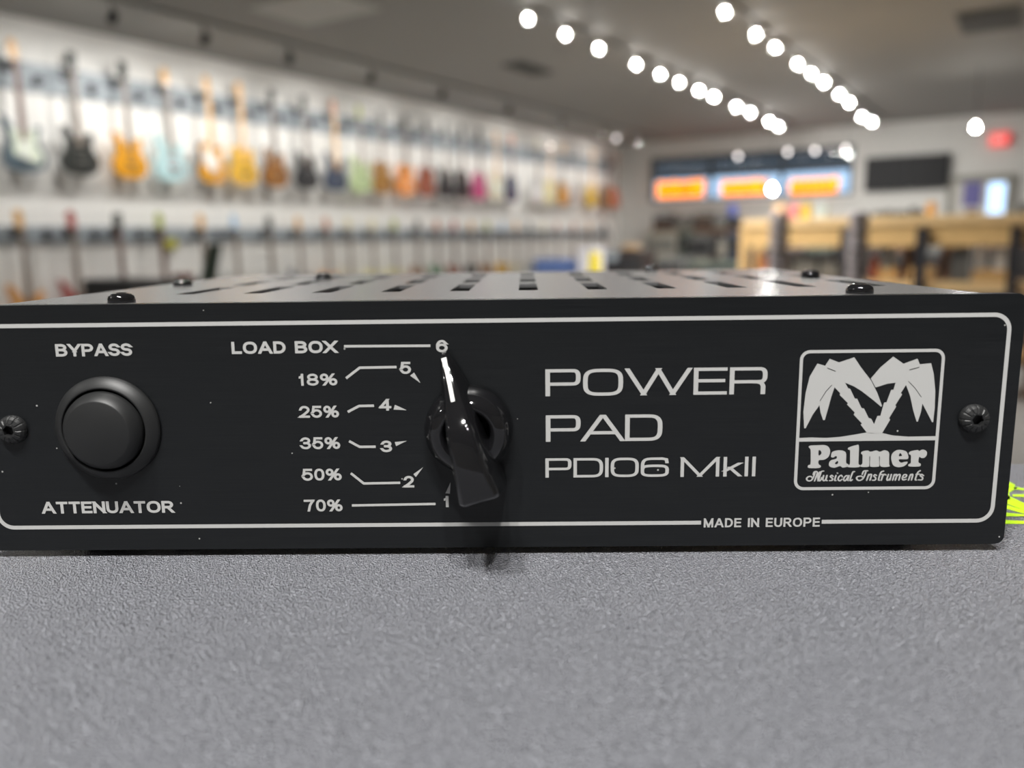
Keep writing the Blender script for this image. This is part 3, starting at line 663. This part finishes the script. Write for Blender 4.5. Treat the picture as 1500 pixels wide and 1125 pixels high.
# ------------------------------------------------------------------ ceiling lighting
M('lamp_glow', (1, 1, 1), .3, emit=(1, .97, .92), es=200); M('lamp_dim', (1, 1, 1), .3, emit=(1, .84, .70), es=8); M('lamp_dimmer', (1, 1, 1), .3, emit=(1, .93, .90), es=3.6)
M('can_white', (.25, .25, .24), .5); M('can_black', (.02, .02, .02), .5)
ORD = 'first second third fourth fifth sixth seventh eighth ninth tenth eleventh twelfth thirteenth fourteenth'.split()
def aim(o, d): o.rotation_mode = 'QUATERNION'; o.rotation_quaternion = Vector(d).to_track_quat('-Z', 'Y')
def lamp(loc, d, power, size, label, group, mat='lamp_glow', can='can_white', r=.028, cone=110, col=(1, .985, .955), light=True, stem=.10, beam=None):
    """a track spotlight: loc = centre of its lens"""
    loc = Vector(loc); d = Vector(d).normalized()
    root = empty('track_spotlight', (loc.x, loc.y, CH-.031), label, 'spotlight', group)
    rl = loc - root.location
    back = rl - d*.09
    MB().lathe([(.020, 0), (.034, .02), (.036, .085), (.036, .095), (.031, .095), (.030, .088)], back, d, 20).obj('lamp_head', can, root)
    MB().tube(back+d*.03+Vector((0, 0, .02)), (0, 0, -.002), .007).obj('stem', can, root)
    MB().lathe([(r, 0), (r*.8, .008), (r*.3, .013), (.0005, .014)], rl, d, 16).obj('bulb', mat, root)
    if light:
        ld = bpy.data.lights.new('spot', 'SPOT'); ld.energy = power; ld.spot_size = rad(cone); ld.spot_blend = .8; ld.shadow_soft_size = size; ld.color = col
        lo = bpy.data.objects.new('spot_beam', ld); COL.objects.link(lo); lo.parent = root; lo.location = rl + d*.03; aim(lo, beam or d)
    return root
def track(x, y0, y1, label):
    tag(MB().box(x-.018, x+.018, y0, y1, CH-.03, CH).obj('lighting_track', 'can_white'), label, 'track', 'ceiling lighting tracks')
track(-3.47, -3.5, 13.9, 'long white ceiling track carrying the left row of lit spotlights')
track(-2.15, -3.5, 14.15, 'long white ceiling track carrying the right row of lit spotlights')
track(-5.85, 1.0, 14.2, 'ceiling track nearest the guitar wall with heads turned away')
tag(MB().box(-.6, .9, -.698, -.662, CH-.03, CH).obj('lighting_track', 'can_white'), 'short ceiling track straight above the camera', 'track', 'ceiling lighting tracks')
R1 = [(773,5,0), (828,33,0), (877,57,0), (932,83,0), (967,101,0), (995,115,0), (1024,128,0), (1046,138,0), (1079,153,2), (1099,162,1), (1127,178,0), (1140,184,2)]
R2 = [(1062,0,0), (1108,27,0), (1136,52,0), (1169,81,0), (1189,102,0), (1207,120,0), (1230,137,1), (1244,150,0), (1262,170,1), (1277,178,1)]
for nm, R, X in (('left', R1, -3.47), ('right', R2, -2.15)):
    for i, (px, py, dim) in enumerate(R):
        q = hit(px, py, 2, 2.98); q.x = X + (q.x-(X+.12 if nm == 'left' else X+.12))*.0
        q = hit(px, py, 0, X)
        q.z = max(2.90, min(q.z, 3.0))
        d = Vector((CAM.x-q.x, CAM.y-q.y, -1.0)).normalized()*1.0 + Vector((0, 0, -.35))
        lamp(q, d, 85 if q.y < 9.8 else 42, .03, '%s spotlight from the near end of the %s lit ceiling row' % (ORD[i], nm), 'spotlights in the %s ceiling row' % nm,
             mat=['lamp_glow', 'lamp_dim', 'lamp_dimmer'][dim], r=.014 if q.y < 9.5 else .018, light=True, cone=150, beam=(.2, .3, -1) if q.y < 9.8 else (0, .75, -.6))
# heads that light the guitar wall
for i, y in enumerate((2.6, 3.8, 4.6, 5.5, 6.6, 7.8, 9.2, 10.6, 12.0, 13.4)):
    lamp((-5.9, y, 2.93), (-.80, .05, -.90), 30, .05, '%s dark spotlight head from the near end, turned to the guitar wall' % ORD[i], 'spotlights turned to the guitar wall', mat='lamp_glow', can='can_black', cone=125)
# over the camera
for i, (x, y, pw) in enumerate(((.62, -.68, 70), (.28, -.68, 62), (-.08, -.68, 66))):
    if pw: lamp((x, y, 2.96), (.1, .25, -1), pw, .05, '%s spotlight on the track above the camera' % ORD[i], 'spotlights above the camera', cone=120)
for i, (x, y) in enumerate(((-3.47, 3.0), (-3.47, .4), (-2.15, 3.2), (-2.15, -1.6))):
    lamp((x, y, 2.96), (.25, -.1, -1), 40, .035, '%s spotlight nearest the camera on the lit rows' % ORD[i], 'spotlights before the visible ones', cone=130)
# pendants by the back window and the bright globe before it
M('cord_black', (.02, .02, .02), .5)
def pendant(px, py, Y, r, mat, label, group):
    q = hit(px, py, 1, Y); z = min(q.z, 2.93)
    root = empty('pendant_lamp', (q.x, Y, CH), label, 'pendant lamp', group); h = CH-z
    MB().tube((0, 0, -h+r*1.4), (0, 0, -.02), .004, n=8).obj('cord', 'cord_black', root)
    MB().lathe([(.05, 0), (.05, .02)], (0, 0, -.02), n=20).obj('ceiling_rose', 'can_white', root)
    MB().lathe([(.001, -r), (r*.6, -r*.8), (r, 0), (r*.7, r*.75), (r*.3, r*1.1), (r*.3, r*1.5), (.001, r*1.5)], (0, 0, -h), n=20).obj('bulb', mat, root)
for (px, py), w_ in zip(((1081, 229), (1154, 223), (1194, 221), (1239, 218)), ('leftmost', 'second from left', 'third from left', 'rightmost')):
    pendant(px, py, 14.35, .032, 'lamp_dimmer', 'small dim hanging lamp over the back window, %s of four' % w_, 'small lamps over the back window')
pendant(1131, 278, 12.2, .04, 'lamp_glow', 'bright white hanging globe between two orange window signs', None)
pendant(1429, 187, 10.5, .028, 'lamp_glow', 'bright white hanging lamp left of the exit sign', None)
pendant(903, 194, 12.6, .024, 'lamp_dimmer', 'dim hanging lamp by the back left corner', None)
pendant(807, 214, 11.2, .018, 'lamp_dimmer', 'dim hanging lamp before the pale lemon guitar', None)

# vents and panels in the ceiling
M('vent_grey', (.10, .10, .095), .6); M('panel_pale', (.42, .41, .38), .6)
def ceil_quad(name, pxs, mat, label, cat, slats=False):
    q = [hit(x, y, 2, CH) for x, y in pxs]; x0, x1 = min(v.x for v in q), max(v.x for v in q); y0, y1 = min(v.y for v in q), max(v.y for v in q)
    r = empty(name, ((x0+x1)/2, (y0+y1)/2, CH), label, cat); a, b = (x1-x0)/2, (y1-y0)/2
    MB().box(-a, a, -b, b, -.012, 0).obj('frame', mat, r)
    if slats:
        mb = MB()
        for k in range(7): yy = -b+b*2*(k+.5)/7; mb.box(-a*.9, a*.9, yy-.02, yy+.02, -.03, -.012)
        mb.obj('louvres', 'vent_grey', r)
ceil_quad('ceiling_vent', [(735, 94), (810, 104)], 'vent_grey', 'dark square ceiling vent left of the spotlight rows', 'vent', True)
ceil_quad('ceiling_vent', [(1398, 20), (1500, 36)], 'vent_grey', 'slatted ceiling vent at the top right corner of the photo', 'vent', True)
ceil_quad('ceiling_panel', [(360, 10), (560, 12)], 'panel_pale', 'pale rectangular panel in the ceiling between the rows and guitar wall', 'panel')

# ------------------------------------------------------------------ orange window signs
M('neon_orange', (1, .35, .02), .4, emit=(1, .29, .002), es=1.3); M('neon_back', (.35, .12, .02), .5)
for (x0, x1, y0, y1), w_, seed in (((963, 1031, 264, 290), 'leftmost', 3), ((1058, 1124, 263, 286), 'middle', 8), ((1158, 1227, 260, 283), 'rightmost', 5)):
    a, b = hit(x0, y0, 1, BYW-.12), hit(x1, y1, 1, BYW-.12); a.z, b.z = a.z-.04, b.z+.015
    r = empty('neon_sign', ((a.x+b.x)/2, BYW-.12, b.z), '%s of the three glowing orange signs in the back window' % w_, 'neon sign', 'orange signs in the back window')
    W_, H_ = (b.x-a.x)/2, a.z-b.z; rnd = random.Random(seed)
    MB().box(-W_, W_, .03, .045, .0, H_).obj('back_board', 'neon_back', r, bevel=.01)
    MB().tube((-W_*.8, .04, H_), (-W_*.8, .04, 2.80-b.z+.05), .003, n=6).tube((W_*.8, .04, H_), (W_*.8, .04, 2.80-b.z+.05), .003, n=6).obj('hanging_wire', 'cord_black', r)
    mb = MB(); n = 7; cw = 2*W_/n
    for k in range(n):
        xc = -W_+cw*(k+.5); h = H_*.44; w2 = cw*.33
        pts = [(xc-w2, H_/2-h), (xc-w2, H_/2+h), (xc+w2, H_/2+h), (xc+w2, H_/2), (xc-w2, H_/2), (xc+w2, H_/2-h)] if rnd.random() < .5 else [(xc+w2, H_/2+h*.7), (xc, H_/2+h), (xc-w2, H_/2+h*.6), (xc-w2, H_/2-h*.6), (xc, H_/2-h), (xc+w2, H_/2-h*.6)]
        for p, q in zip(pts, pts[1:]): mb.tube((p[0], 0, p[1]), (q[0], 0, q[1]), .034, n=8)
    mb.obj('neon_tube', 'neon_orange', r)

# ------------------------------------------------------------------ things at the back
def boxm(name, col, rough=.6): return M(name, col, rough, noise=.08, nscale=8)
for nm, c in dict(tol_black=(.03,.03,.032), tol_brown=(.09,.06,.05), tol_grey=(.20,.20,.19), tol_cream=(.55,.51,.42), tol_green=(.10,.13,.10), tol_navy=(.05,.07,.12), grille_brown=(.13,.09,.07), grille_grey=(.28,.27,.24), grille_cream=(.5,.46,.38), grille_black=(.04,.04,.04), tol_umber=(.065,.045,.04)).items(): boxm(nm, tuple(v*.7 for v in c))
def amp(x0, x1, yf, dep, z0, z1, body, grille, panel, label, group=None, name='guitar_amplifier', cat='amplifier', handle=True):
    r = empty(name, ((x0+x1)/2, yf, z0), label, cat, group); a = (x1-x0)/2; h = z1-z0
    MB().box(-a, a, 0, dep, 0, h).obj('cabinet', body, r, bevel=.012)
    MB().box(-a*.92, a*.92, -.008, 0, h*.06, h*.72).obj('grille', grille, r)
    MB().box(-a*.92, a*.92, -.010, 0, h*.77, h*.94).obj('control_panel', panel, r)
    for k in range(4): MB().lathe([(.012, 0), (.010, .018)], (-a*.7+a*.35*k, -.010, h*.855), (0, -1, 0), 10).obj('control_knob', 'chrome', r)
    if handle: MB().box(-a*.35, a*.35, dep*.4, dep*.55, h, h+.018).obj('handle', 'hook_black', r, bevel=.005)
    return r
def X(px, Y): return hit(px, 345, 1, Y).x
def Z(px, py, Y): return hit(px, py, 1, Y).z
# shelf with amplifier heads under the window
Y = 14.0; zs = Z(1015, 336, Y)
sh = empty('display_shelf', (X(1018, Y), 14.4, 0), 'long dark shelf unit under the back window', 'shelf')
sx0, sx1 = X(953, Y)-X(1018, Y), X(1083, Y)-X(1018, Y)
MB().box(sx0, sx1, -.4, .38, zs-.05, zs).obj('shelf_board', 'brown_wood', sh)
for xx in (sx0, sx1-.05): MB().box(xx, xx+.05, -.35, .35, 0, zs-.05).obj('side_panel', 'brown_wood', sh)
heads = [(955, 984, 313, 'tol_umber', 'grille_brown', 'rail_grey', 'dark umber amplifier head at the left end of the back shelf'), (986, 1014, 318, 'tol_grey', 'grille_grey', 'tol_black', 'grey amplifier head on the back shelf beside the umber one'),
         (1016, 1042, 311, 'tol_brown', 'grille_brown', 'grille_cream', 'brown amplifier head in the middle of the back shelf'), (1044, 1064, 316, 'tol_black', 'grille_grey', 'rail_grey', 'small black amplifier head on the back shelf'), (1066, 1082, 319, 'tol_navy', 'grille_black', 'tol_black', 'navy amplifier head at the right end of the back shelf')]
for p0, p1, yt, b_, g_, c_, lb in heads: amp(X(p0, Y), X(p1, Y), Y+.02, .3, zs, Z((p0+p1)/2, yt, Y), b_, g_, c_, lb, 'amplifier heads on the back shelf', name='amplifier_head')
M('blue_paint', (.10, .16, .62), .4); M('pink_paint', (.62, .18, .22), .5); M('ochre_paint', (.55, .40, .04), .5); M('tan_paint', (.55, .38, .22), .5); M('paleblue_paint', (.38, .46, .48), .5); M('orange_paint', (.62, .32, .08), .5)
q = hit(1073, 305, 1, Y+.15)
zt_ = Z(1074, 319, Y)
tag(MB().lathe([(.06, 0), (.075, .02), (.08, .12), (.06, .18), (.02, .20)], (q.x+.02, Y+.10, zt_+.03), n=24).obj('drum', 'blue_paint'), 'round blue object on top of the navy amplifier head', 'blue object')
# floor amplifiers before the shelf
Y = 12.6
for p0, p1, yt, b_, g_, c_, lb in ((944, 991, 340, 'tol_cream', 'grille_cream', 'grille_grey', 'large cream amplifier standing below the left end of the back shelf'), (993, 1005, 338, 'tol_green', 'grille_black', 'tol_black', 'narrow dark green speaker right of the cream amplifier'),
        (1007, 1040, 344, 'tol_grey', 'grille_cream', 'tol_black', 'grey amplifier with a pale grille below the back shelf'), (1042, 1051, 340, 'tol_umber', 'grille_brown', 'tol_black', 'narrow dark umber speaker between two grey amplifiers'),
        (1053, 1064, 348, 'tol_grey', 'grille_grey', 'grille_cream', 'small grey amplifier left of the navy speaker'), (1066, 1082, 340, 'tol_navy', 'grille_black', 'tol_black', 'navy speaker left of the wooden rack')):
    amp(X(p0, Y), X(p1, Y), Y, .35, 0, Z((p0+p1)/2, yt, Y), b_, g_, c_, lb, 'amplifiers on the floor below the back shelf')
# nearer dark amplifiers
Y = 10.2
amp(X(882, Y), X(944, Y), Y, .4, 0, Z(910, 368, Y), 'tol_umber', 'grille_brown', 'tol_black', 'wide dark umber amplifier right of the yellow stand')
q = hit(898, 374, 1, Y-.03)
MB_ = empty('wall_clock', (q.x, Y-.015, q.z-.07), 'round silver dial resting on top edge of the wide umber amplifier', 'dial')
MB().lathe([(.075, 0), (.08, .006), (.07, .012), (.068, .008), (.001, .008)], (0, 0, .07), (0, -1, 0), 28).obj('dial_rim', 'rail_grey', MB_)
q = hit(923, 362, 1, Y+.1)
tag(MB().box(q.x-.12, q.x+.1, Y+.1, Y+.25, Z(910, 368, Y)+.02, Z(910, 368, Y)+.09).obj('cardboard_box', 'tan_paint', bevel=.01), 'small tan box on the wide umber amplifier', 'box')
amp(X(946, Y)+.02, X(990, Y), Y+.3, .4, 0, Z(960, 378, Y), 'tol_grey', 'grille_grey', 'tol_black', 'low grey amplifier right of the wide umber one')
amp(X(994, Y), X(1070, Y), Y+.4, .4, 0, Z(1030, 386, Y), 'tol_green', 'grille_grey', 'tol_black', 'low grey green amplifier before the pale grille one')
# seat, white stand and yellow stand along the guitar wall
M('blue_cloth', (.12, .19, .42), .8, noise=.2, nscale=5); M('white_lam', (.74, .73, .78), .5); M('yellow_plastic', (.82, .66, .01), .4)
Y = 9.0
s = empty('bench_seat', ((X(765, Y)+X(829, Y))/2, Y, 0), 'blue upholstered seat by the guitar wall', 'seat'); a = (X(829, Y)-X(765, Y))/2; zt2 = Z(800, 380, Y)
MB().box(-a, a, .25, .37, .35, zt2).obj('backrest', 'blue_cloth', s, bevel=.04, seg=4)
MB().box(-a, a, -.2, .25, .35, .5).obj('seat', 'blue_cloth', s, bevel=.03, seg=3)
for xx in (-a+.04, a-.04):
    for yy in (-.15, .3): MB().tube((xx, yy, 0), (xx, yy, .36), .02).obj('leg', 'hook_black', s)
a, b = X(838, Y), X(862, Y)
s = empty('display_plinth', ((a+b)/2, Y+.3, 0), 'white display plinth between the blue seat and the yellow stand', 'plinth')
MB().box(-(b-a)/2, (b-a)/2, -.15, .15, 0, Z(850, 368, Y)).obj('plinth_body', 'white_lam', s, bevel=.01)
MB().box(-(b-a)/2-.01, (b-a)/2+.01, -.16, .16, Z(850, 368, Y), Z(850, 363, Y)).obj('plinth_top', 'white_lam', s, bevel=.005)
a, b = X(863, Y), X(877, Y)
s = empty('caution_stand', ((a+b)/2, Y, 0), 'narrow bright yellow stand left of the umber amplifier', 'stand'); hh = Z(870, 369, Y)
MB().prism([(-(b-a)/2-.03, 0), ((b-a)/2+.03, 0), ((b-a)/2-.01, hh), (-(b-a)/2+.02, hh)], lambda u, v, t: (u, t, v), -.02, .02).obj('front_board', 'yellow_plastic', s)
MB().prism([(-(b-a)/2-.03, 0), ((b-a)/2+.03, 0), ((b-a)/2-.01, hh-.02), (-(b-a)/2+.02, hh-.02)], lambda u, v, t: (u, t+.1*(1-v/hh), v), .025, .05).obj('rear_board', 'yellow_plastic', s)

# dark head and green stand at left
Yd = 2.9
def XL(px, d): q = ray(px, 410); q = q/q.xy.length; return CAM + q*d
a, b = XL(190, 3.6), XL(268, 3.7); c = (a+b)/2; ya = math.atan2((b-a).y, (b-a).x)
L2 = (b-a).xy.length/2; zt3 = 1.3-(405.5-359)*3.62*.985/F
s = empty('speaker_stack', (c.x, c.y, 0), 'dark flat-topped speaker cabinet low in front of the guitar wall', 'speaker', rz=ya)
MB().box(-L2, L2, 0, .45, 0.04, zt3).obj('cabinet', 'tol_black', s, bevel=.015)
MB().box(-L2*.92, L2*.92, -.01, 0, .1, zt3-.12).obj('grille', 'grille_black', s)
for xx in (-L2+.08, L2-.08):
    for yy in (.06, .38): MB().lathe([(.02, 0), (.02, .045)], (xx, yy, 0), n=16).obj('foot', 'rubber', s)
a, b = XL(272, 3.9), XL(352, 4.0); c = (a+b)/2; L2 = (b-a).xy.length/2; ya = math.atan2((b-a).y, (b-a).x); zt4 = 1.3-(411-358)*3.9*.985/F
s = empty('speaker_cabinet', (c.x, c.y, 0), 'dark brown speaker cabinet carrying the slanted green stand', 'speaker', rz=ya)
MB().box(-L2, L2, 0, .4, 0, zt4).obj('cabinet', 'tol_umber', s, bevel=.015)
MB().box(-L2*.92, L2*.92, -.01, 0, .1, zt4-.1).obj('grille', 'grille_black', s)
g = XL(303, 3.98); rr = ray(303, 385)
M('green_dark', (.07, .10, .07), .5); M('redbrown_lacquer', (.22, .05, .03), .35)
s = empty('tablet_stand', (g.x, g.y, zt4), 'slanted dark green stand on the brown speaker cabinet', 'stand', rz=YAW)
ht = 52*3.95/F
MB().prism([(-.045, 0), (.03, 0), (.055, ht), (-.005, ht)], lambda u, v, t: (u, t+v*.25, v), .02, .035).obj('back_plate', 'green_dark', s, bevel=.004)
MB().box(-.05, .05, -.02, .10, 0, .012).obj('base', 'green_dark', s)
g = XL(269, 4.0)
tag(MB().lathe([(.04, 0), (.045, .01), (.045, .035), (.03, .045)], (g.x, g.y, zt4+.001), n=24).obj('effects_pedal', 'redbrown_lacquer'), 'small red brown round object on the brown speaker cabinet', 'pedal')

# ------------------------------------------------------------------ wooden rack
Y = 7.6
zk = Z(1300, 317, Y); rx0, rx1 = X(1090, Y), X(1500, Y)+.35
zk = 1.3+ (347-317.5)*(hit(1300, 317, 1, Y)-CAM).dot(fw)/F
rk = empty('wooden_rack', (rx0, Y, 0), 'long blond wood display rack with deep front board', 'rack')
Wd = rx1-rx0
def zz(py): return Z(1300, py, Y)
MB().box(-.02, Wd, -.02, .55, zz(330), zz(317)).obj('top_board', 'oak_light', rk, bevel=.004)
MB().box(0, Wd, 0, .03, zz(361), zz(331)).obj('front_board', 'oak', rk, bevel=.003)
MB().box(0, Wd, -.02, .5, zz(426), zz(412)).obj('lower_shelf', 'oak_light', rk, bevel=.003)
MB().box(0, Wd, -.02, .5, .3, .34).obj('lower_shelf', 'oak', rk, bevel=.003)
for px in (1092,):
    MB().box(-.035, .03, -.01, .05, 0, zz(330)).obj('wooden_post', 'oak', rk)
MB().box(-.035, .03, .49, .55, 0, zz(330)).obj('wooden_post', 'oak', rk)
for p0, p1, m_, y0 in ((1233, 1246, 'hook_black', 333), (1343, 1360, 'hook_black', 335), (1480, 1496, 'hook_black', 335)):
    MB().box(X(p0, Y)-rx0, X(p1, Y)-rx0, -.05, -.003, 0, zz(y0)).obj('dark_upright', m_, rk)
for p0, p1 in ((1316, 1328), (1374, 1386)):
    MB().box(X(p0, Y)-rx0, X(p1, Y)-rx0, .42, .47, 0, zz(362)).obj('brown_upright', 'brown_wood', rk)
MB().box(X(1394, Y)-rx0, X(1424, Y)-rx0, .08, .14, 0, zz(362)).obj('grey_upright', 'tol_grey', rk)
MB().box(X(1489, Y)-rx0+.14, X(1512, Y)-rx0+.12, -.12, -.055, 0, zz(388)).obj('brown_upright', 'brown_wood', rk)
zt5 = zz(317)+.0; zl = zz(412)
# things on top of the rack
def small(px0, px1, pyt, mat, label, name, cat, dep=.1, base=None, dy=.15, grp='small things on the wooden rack'):
    b0 = zt5 if base is None else base
    a, b = X(px0, Y+dy), X(px1, Y+dy); r = empty(name, ((a+b)/2, Y+dy, b0+.001), label, cat, grp); W_ = (b-a)/2; h = max(.02, Z((px0+px1)/2, pyt, Y+dy)-b0)
    MB().box(-W_, W_, 0, dep, 0, h).obj('housing', mat, r, bevel=min(.008, h*.2))
    MB().lathe([(W_*.22, 0), (W_*.18, .012)], (-W_*.4, dep*.4, h), n=10).lathe([(W_*.22, 0), (W_*.18, .012)], (W_*.4, dep*.4, h), n=10).obj('control_knobs', 'hook_black', r)
    return r
small(1131, 1149, 299, 'tan_paint', 'tan pedal at the left end of the wooden rack top', 'effects_pedal', 'pedal')
small(1155, 1168, 300, 'pink_paint', 'pink red pedal on the wooden rack top', 'effects_pedal', 'pedal')
small(1171, 1184, 299, 'ochre_paint', 'ochre yellow pedal beside the pink one', 'effects_pedal', 'pedal')
small(1194, 1208, 298, 'paleblue_paint', 'pale blue pedal on the wooden rack top', 'effects_pedal', 'pedal')
for i, (a, b, t) in enumerate(((1276, 1290, 311), (1292, 1305, 309), (1308, 1326, 310), (1329, 1341, 305), (1343, 1352, 309))):
    small(a, b, t, 'tol_black', '%s from the left of the black pedals on the rack top' % ORD[i], 'effects_pedal', 'pedal')
small(1354, 1367, 297, 'orange_paint', 'orange pedal at the right end of the black pedals', 'effects_pedal', 'pedal')
small(1413, 1427, 308, 'brown_wood', 'brown pedal on the rack in front of the grey door', 'effects_pedal', 'pedal')
small(1490, 1503, 299, 'tol_black', 'black box on the rack top at the right edge of the photo', 'storage_box', 'box')
# things on its lower shelf
small(1432, 1446, 363, 'guard_white', 'white round-edged box left of the other white box on the lower shelf', 'storage_box', 'box', base=zz(395), dy=.12, grp='things on the lower shelf')
small(1458, 1478, 366, 'guard_white', 'wider white box on the lower shelf at right', 'storage_box', 'box', base=zz(395), dy=.12, grp='things on the lower shelf')
def crate(px0, px1, pyt, label, mat='oak', dy=.1, dep=.3):
    a, b = X(px0, Y+dy), X(px1, Y+dy); r = empty('wooden_crate', ((a+b)/2, Y+dy, zl+.002), label, 'crate', 'crates on the lower shelf'); W_ = (b-a)/2; h = zz(pyt)-zl
    for k in range(3): MB().box(-W_, W_, 0, .015, h*k/3+.003, h*(k+1)/3-.003).obj('front_slat', mat, r)
    MB().box(-W_, -W_+.015, .016, dep, 0, h).obj('side_board', mat, r); MB().box(W_-.015, W_, .016, dep, 0, h).obj('side_board', mat, r)
    MB().box(-W_+.016, W_-.016, .016, dep, h-.015, h).obj('lid', mat, r)
crate(1428, 1479, 395.5, 'wide wooden crate under the two white boxes')
crate(1335, 1372, 392, 'wooden crate between the brown uprights of the rack')
crate(1290, 1315, 394, 'wooden crate left of the brown uprights')
M('red_lacquer', (.42, .10, .05), .4); M('copper_lacquer', (.55, .22, .10), .4)
small(1277, 1290, 376, 'red_lacquer', 'dark red box on the lower shelf beside the mottled stack', 'storage_box', 'box', base=zl, dy=.12, grp='things on the lower shelf')
small(1112, 1126, 372, 'copper_lacquer', 'copper red box on the lower shelf at the left end', 'storage_box', 'box', base=zl, dy=.12, grp='things on the lower shelf')
for p0, p1, yt, m_, lb in ((1164, 1200, 374, 'tol_green', 'grey green amplifier on the lower shelf left of centre'), (1203, 1231, 376, 'tol_grey', 'grey amplifier on the lower shelf beside the dark upright'), (1128, 1160, 376, 'tol_umber', 'umber amplifier on the lower shelf behind the left mottled stack'), (1291, 1306, 360, 'rail_grey', 'small pale grey speaker above the left crate')):
    z0 = zl+.002 if p0 != 1291 else zz(393.4)
    amp(X(p0, Y+.1), X(p1, Y+.1), Y+.1, .3, z0, zz(yt), m_, 'grille_grey', 'tol_black', lb, 'amplifiers on the lower shelf', handle=False)
# a row of cabinets on the floor behind the rack
Yb = 9.4
for i, (p0, p1, yt, b_, g_, lb) in enumerate(((1100, 1138, 356, 'tol_green', 'grille_black', 'dark green amplifier on the floor behind the left end of the rack'), (1141, 1178, 364, 'tol_umber', 'grille_brown', 'umber amplifier on the floor behind the rack, second from the left'),
        (1181, 1222, 359, 'tol_green', 'grille_grey', 'green amplifier with grey grille on the floor behind the rack'), (1225, 1262, 362, 'tol_black', 'grille_black', 'black amplifier on the floor behind the right mottled stack'),
        (1265, 1306, 357, 'tol_umber', 'grille_black', 'dark umber amplifier behind the red box and left crate'), (1309, 1340, 358, 'brown_wood', 'grille_brown', 'wood cased amplifier on the floor behind the brown upright'),
        (1343, 1384, 362, 'tol_grey', 'grille_grey', 'grey amplifier on the floor behind the middle crate'), (1387, 1424, 358, 'brown_wood', 'grille_black', 'wood cased amplifier behind the wide grey upright'),
        (1427, 1472, 360, 'tol_brown', 'grille_brown', 'brown amplifier on the floor behind the two white boxes'), (1475, 1530, 358, 'tol_umber', 'grille_brown', 'umber amplifier at the right edge of the photo behind the rack'))):
    amp(X(p0, Yb), X(p1, Yb)-.01, Yb, .4, 0, Z((p0+p1)/2, yt, Yb), b_, g_, 'tol_black', lb, 'amplifiers on the floor behind the rack')
# mottled columns before the rack
mt = M('mottled_grey', (.24, .20, .20), .3)
N, L, B = nodes(mt); tc = N.new('ShaderNodeTexCoord'); n = N.new('ShaderNodeTexNoise'); n.inputs['Scale'].default_value = 22; cr = N.new('ShaderNodeValToRGB')
cr.color_ramp.elements[0].position = .4; cr.color_ramp.elements[1].position = .65; cr.color_ramp.elements[0].color = (.09, .075, .08, 1); cr.color_ramp.elements[1].color = (.42, .37, .37, 1)
L.new(tc.outputs['Object'], n.inputs['Vector']); L.new(n.outputs['Fac'], cr.inputs['Fac']); L.new(cr.outputs['Color'], B.inputs['Base Color'])
for px0, px1, yt, lb in ((1127, 1156, 311, 'tall mottled grey stack of tins before the left end of the wooden rack'), (1242, 1272, 311, 'tall mottled grey stack of tins before the middle of the wooden rack')):
    Yc = 6.9; a, b = X(px0, Yc), X(px1, Yc); r_ = (b-a)/2; s = empty('display_column', ((a+b)/2, Yc, 0), lb, 'display column', 'mottled columns'); top = Z((px0+px1)/2, yt, Yc)
    MB().lathe([(r_*1.1, 0), (r_*1.1, .03), (.03, .05), (.03, .66)], n=24).obj('base', 'hook_black', s)
    n = 9; h = (top-.66)/n
    for k in range(n):
        z0 = .66+k*h; MB().lathe([(r_*.8, z0+.001), (r_, z0+h*.2), (r_, z0+h*.75), (r_*.82, z0+h*.98)], n=28).obj('tin', 'mottled_grey', s)
# dark screens on the back wall
M('screen_black', (.008, .008, .009), .5, spec=.25)
for (x0, x1, y0, y1), lb in (((1268, 1328, 231, 278), 'left of the two black screens high on the back wall'), ((1332, 1389, 227, 275), 'right of the two black screens high on the back wall')):
    a, b = hit(x0, y0, 1, BYW-.1), hit(x1, y1, 1, BYW-.1); s = empty('wall_screen', ((a.x+b.x)/2, BYW-.1, b.z), lb, 'screen', 'black screens on the back wall'); W_ = (b.x-a.x)/2; H_ = a.z-b.z
    MB().box(-W_, W_, 0, .05, 0, H_).obj('casing', 'tol_black', s, bevel=.01)
    MB().box(-W_*.94, W_*.94, -.004, 0, H_*.06, H_*.94).obj('display', 'screen_black', s)
    MB().box(-.12, .12, .05, .1, H_*.35, H_*.65).obj('wall_mount', 'hook_black', s)

# ------------------------------------------------------------------ sky outside the window
w = bpy.data.worlds.new('world'); SC.world = w; w.use_nodes = True
bg = w.node_tree.nodes['Background']; bg.inputs['Color'].default_value = (.52, .71, .93, 1); bg.inputs['Strength'].default_value = 1.15
SC.view_settings.view_transform = 'Standard'; SC.view_settings.look = 'None'; SC.view_settings.exposure = 0.4; SC.view_settings.gamma = 1.0
SC.view_settings.use_curve_mapping = False
SC.cycles.max_bounces = 8; SC.cycles.diffuse_bounces = 4; SC.cycles.use_denoising = True; SC.cycles.sample_clamp_indirect = 8
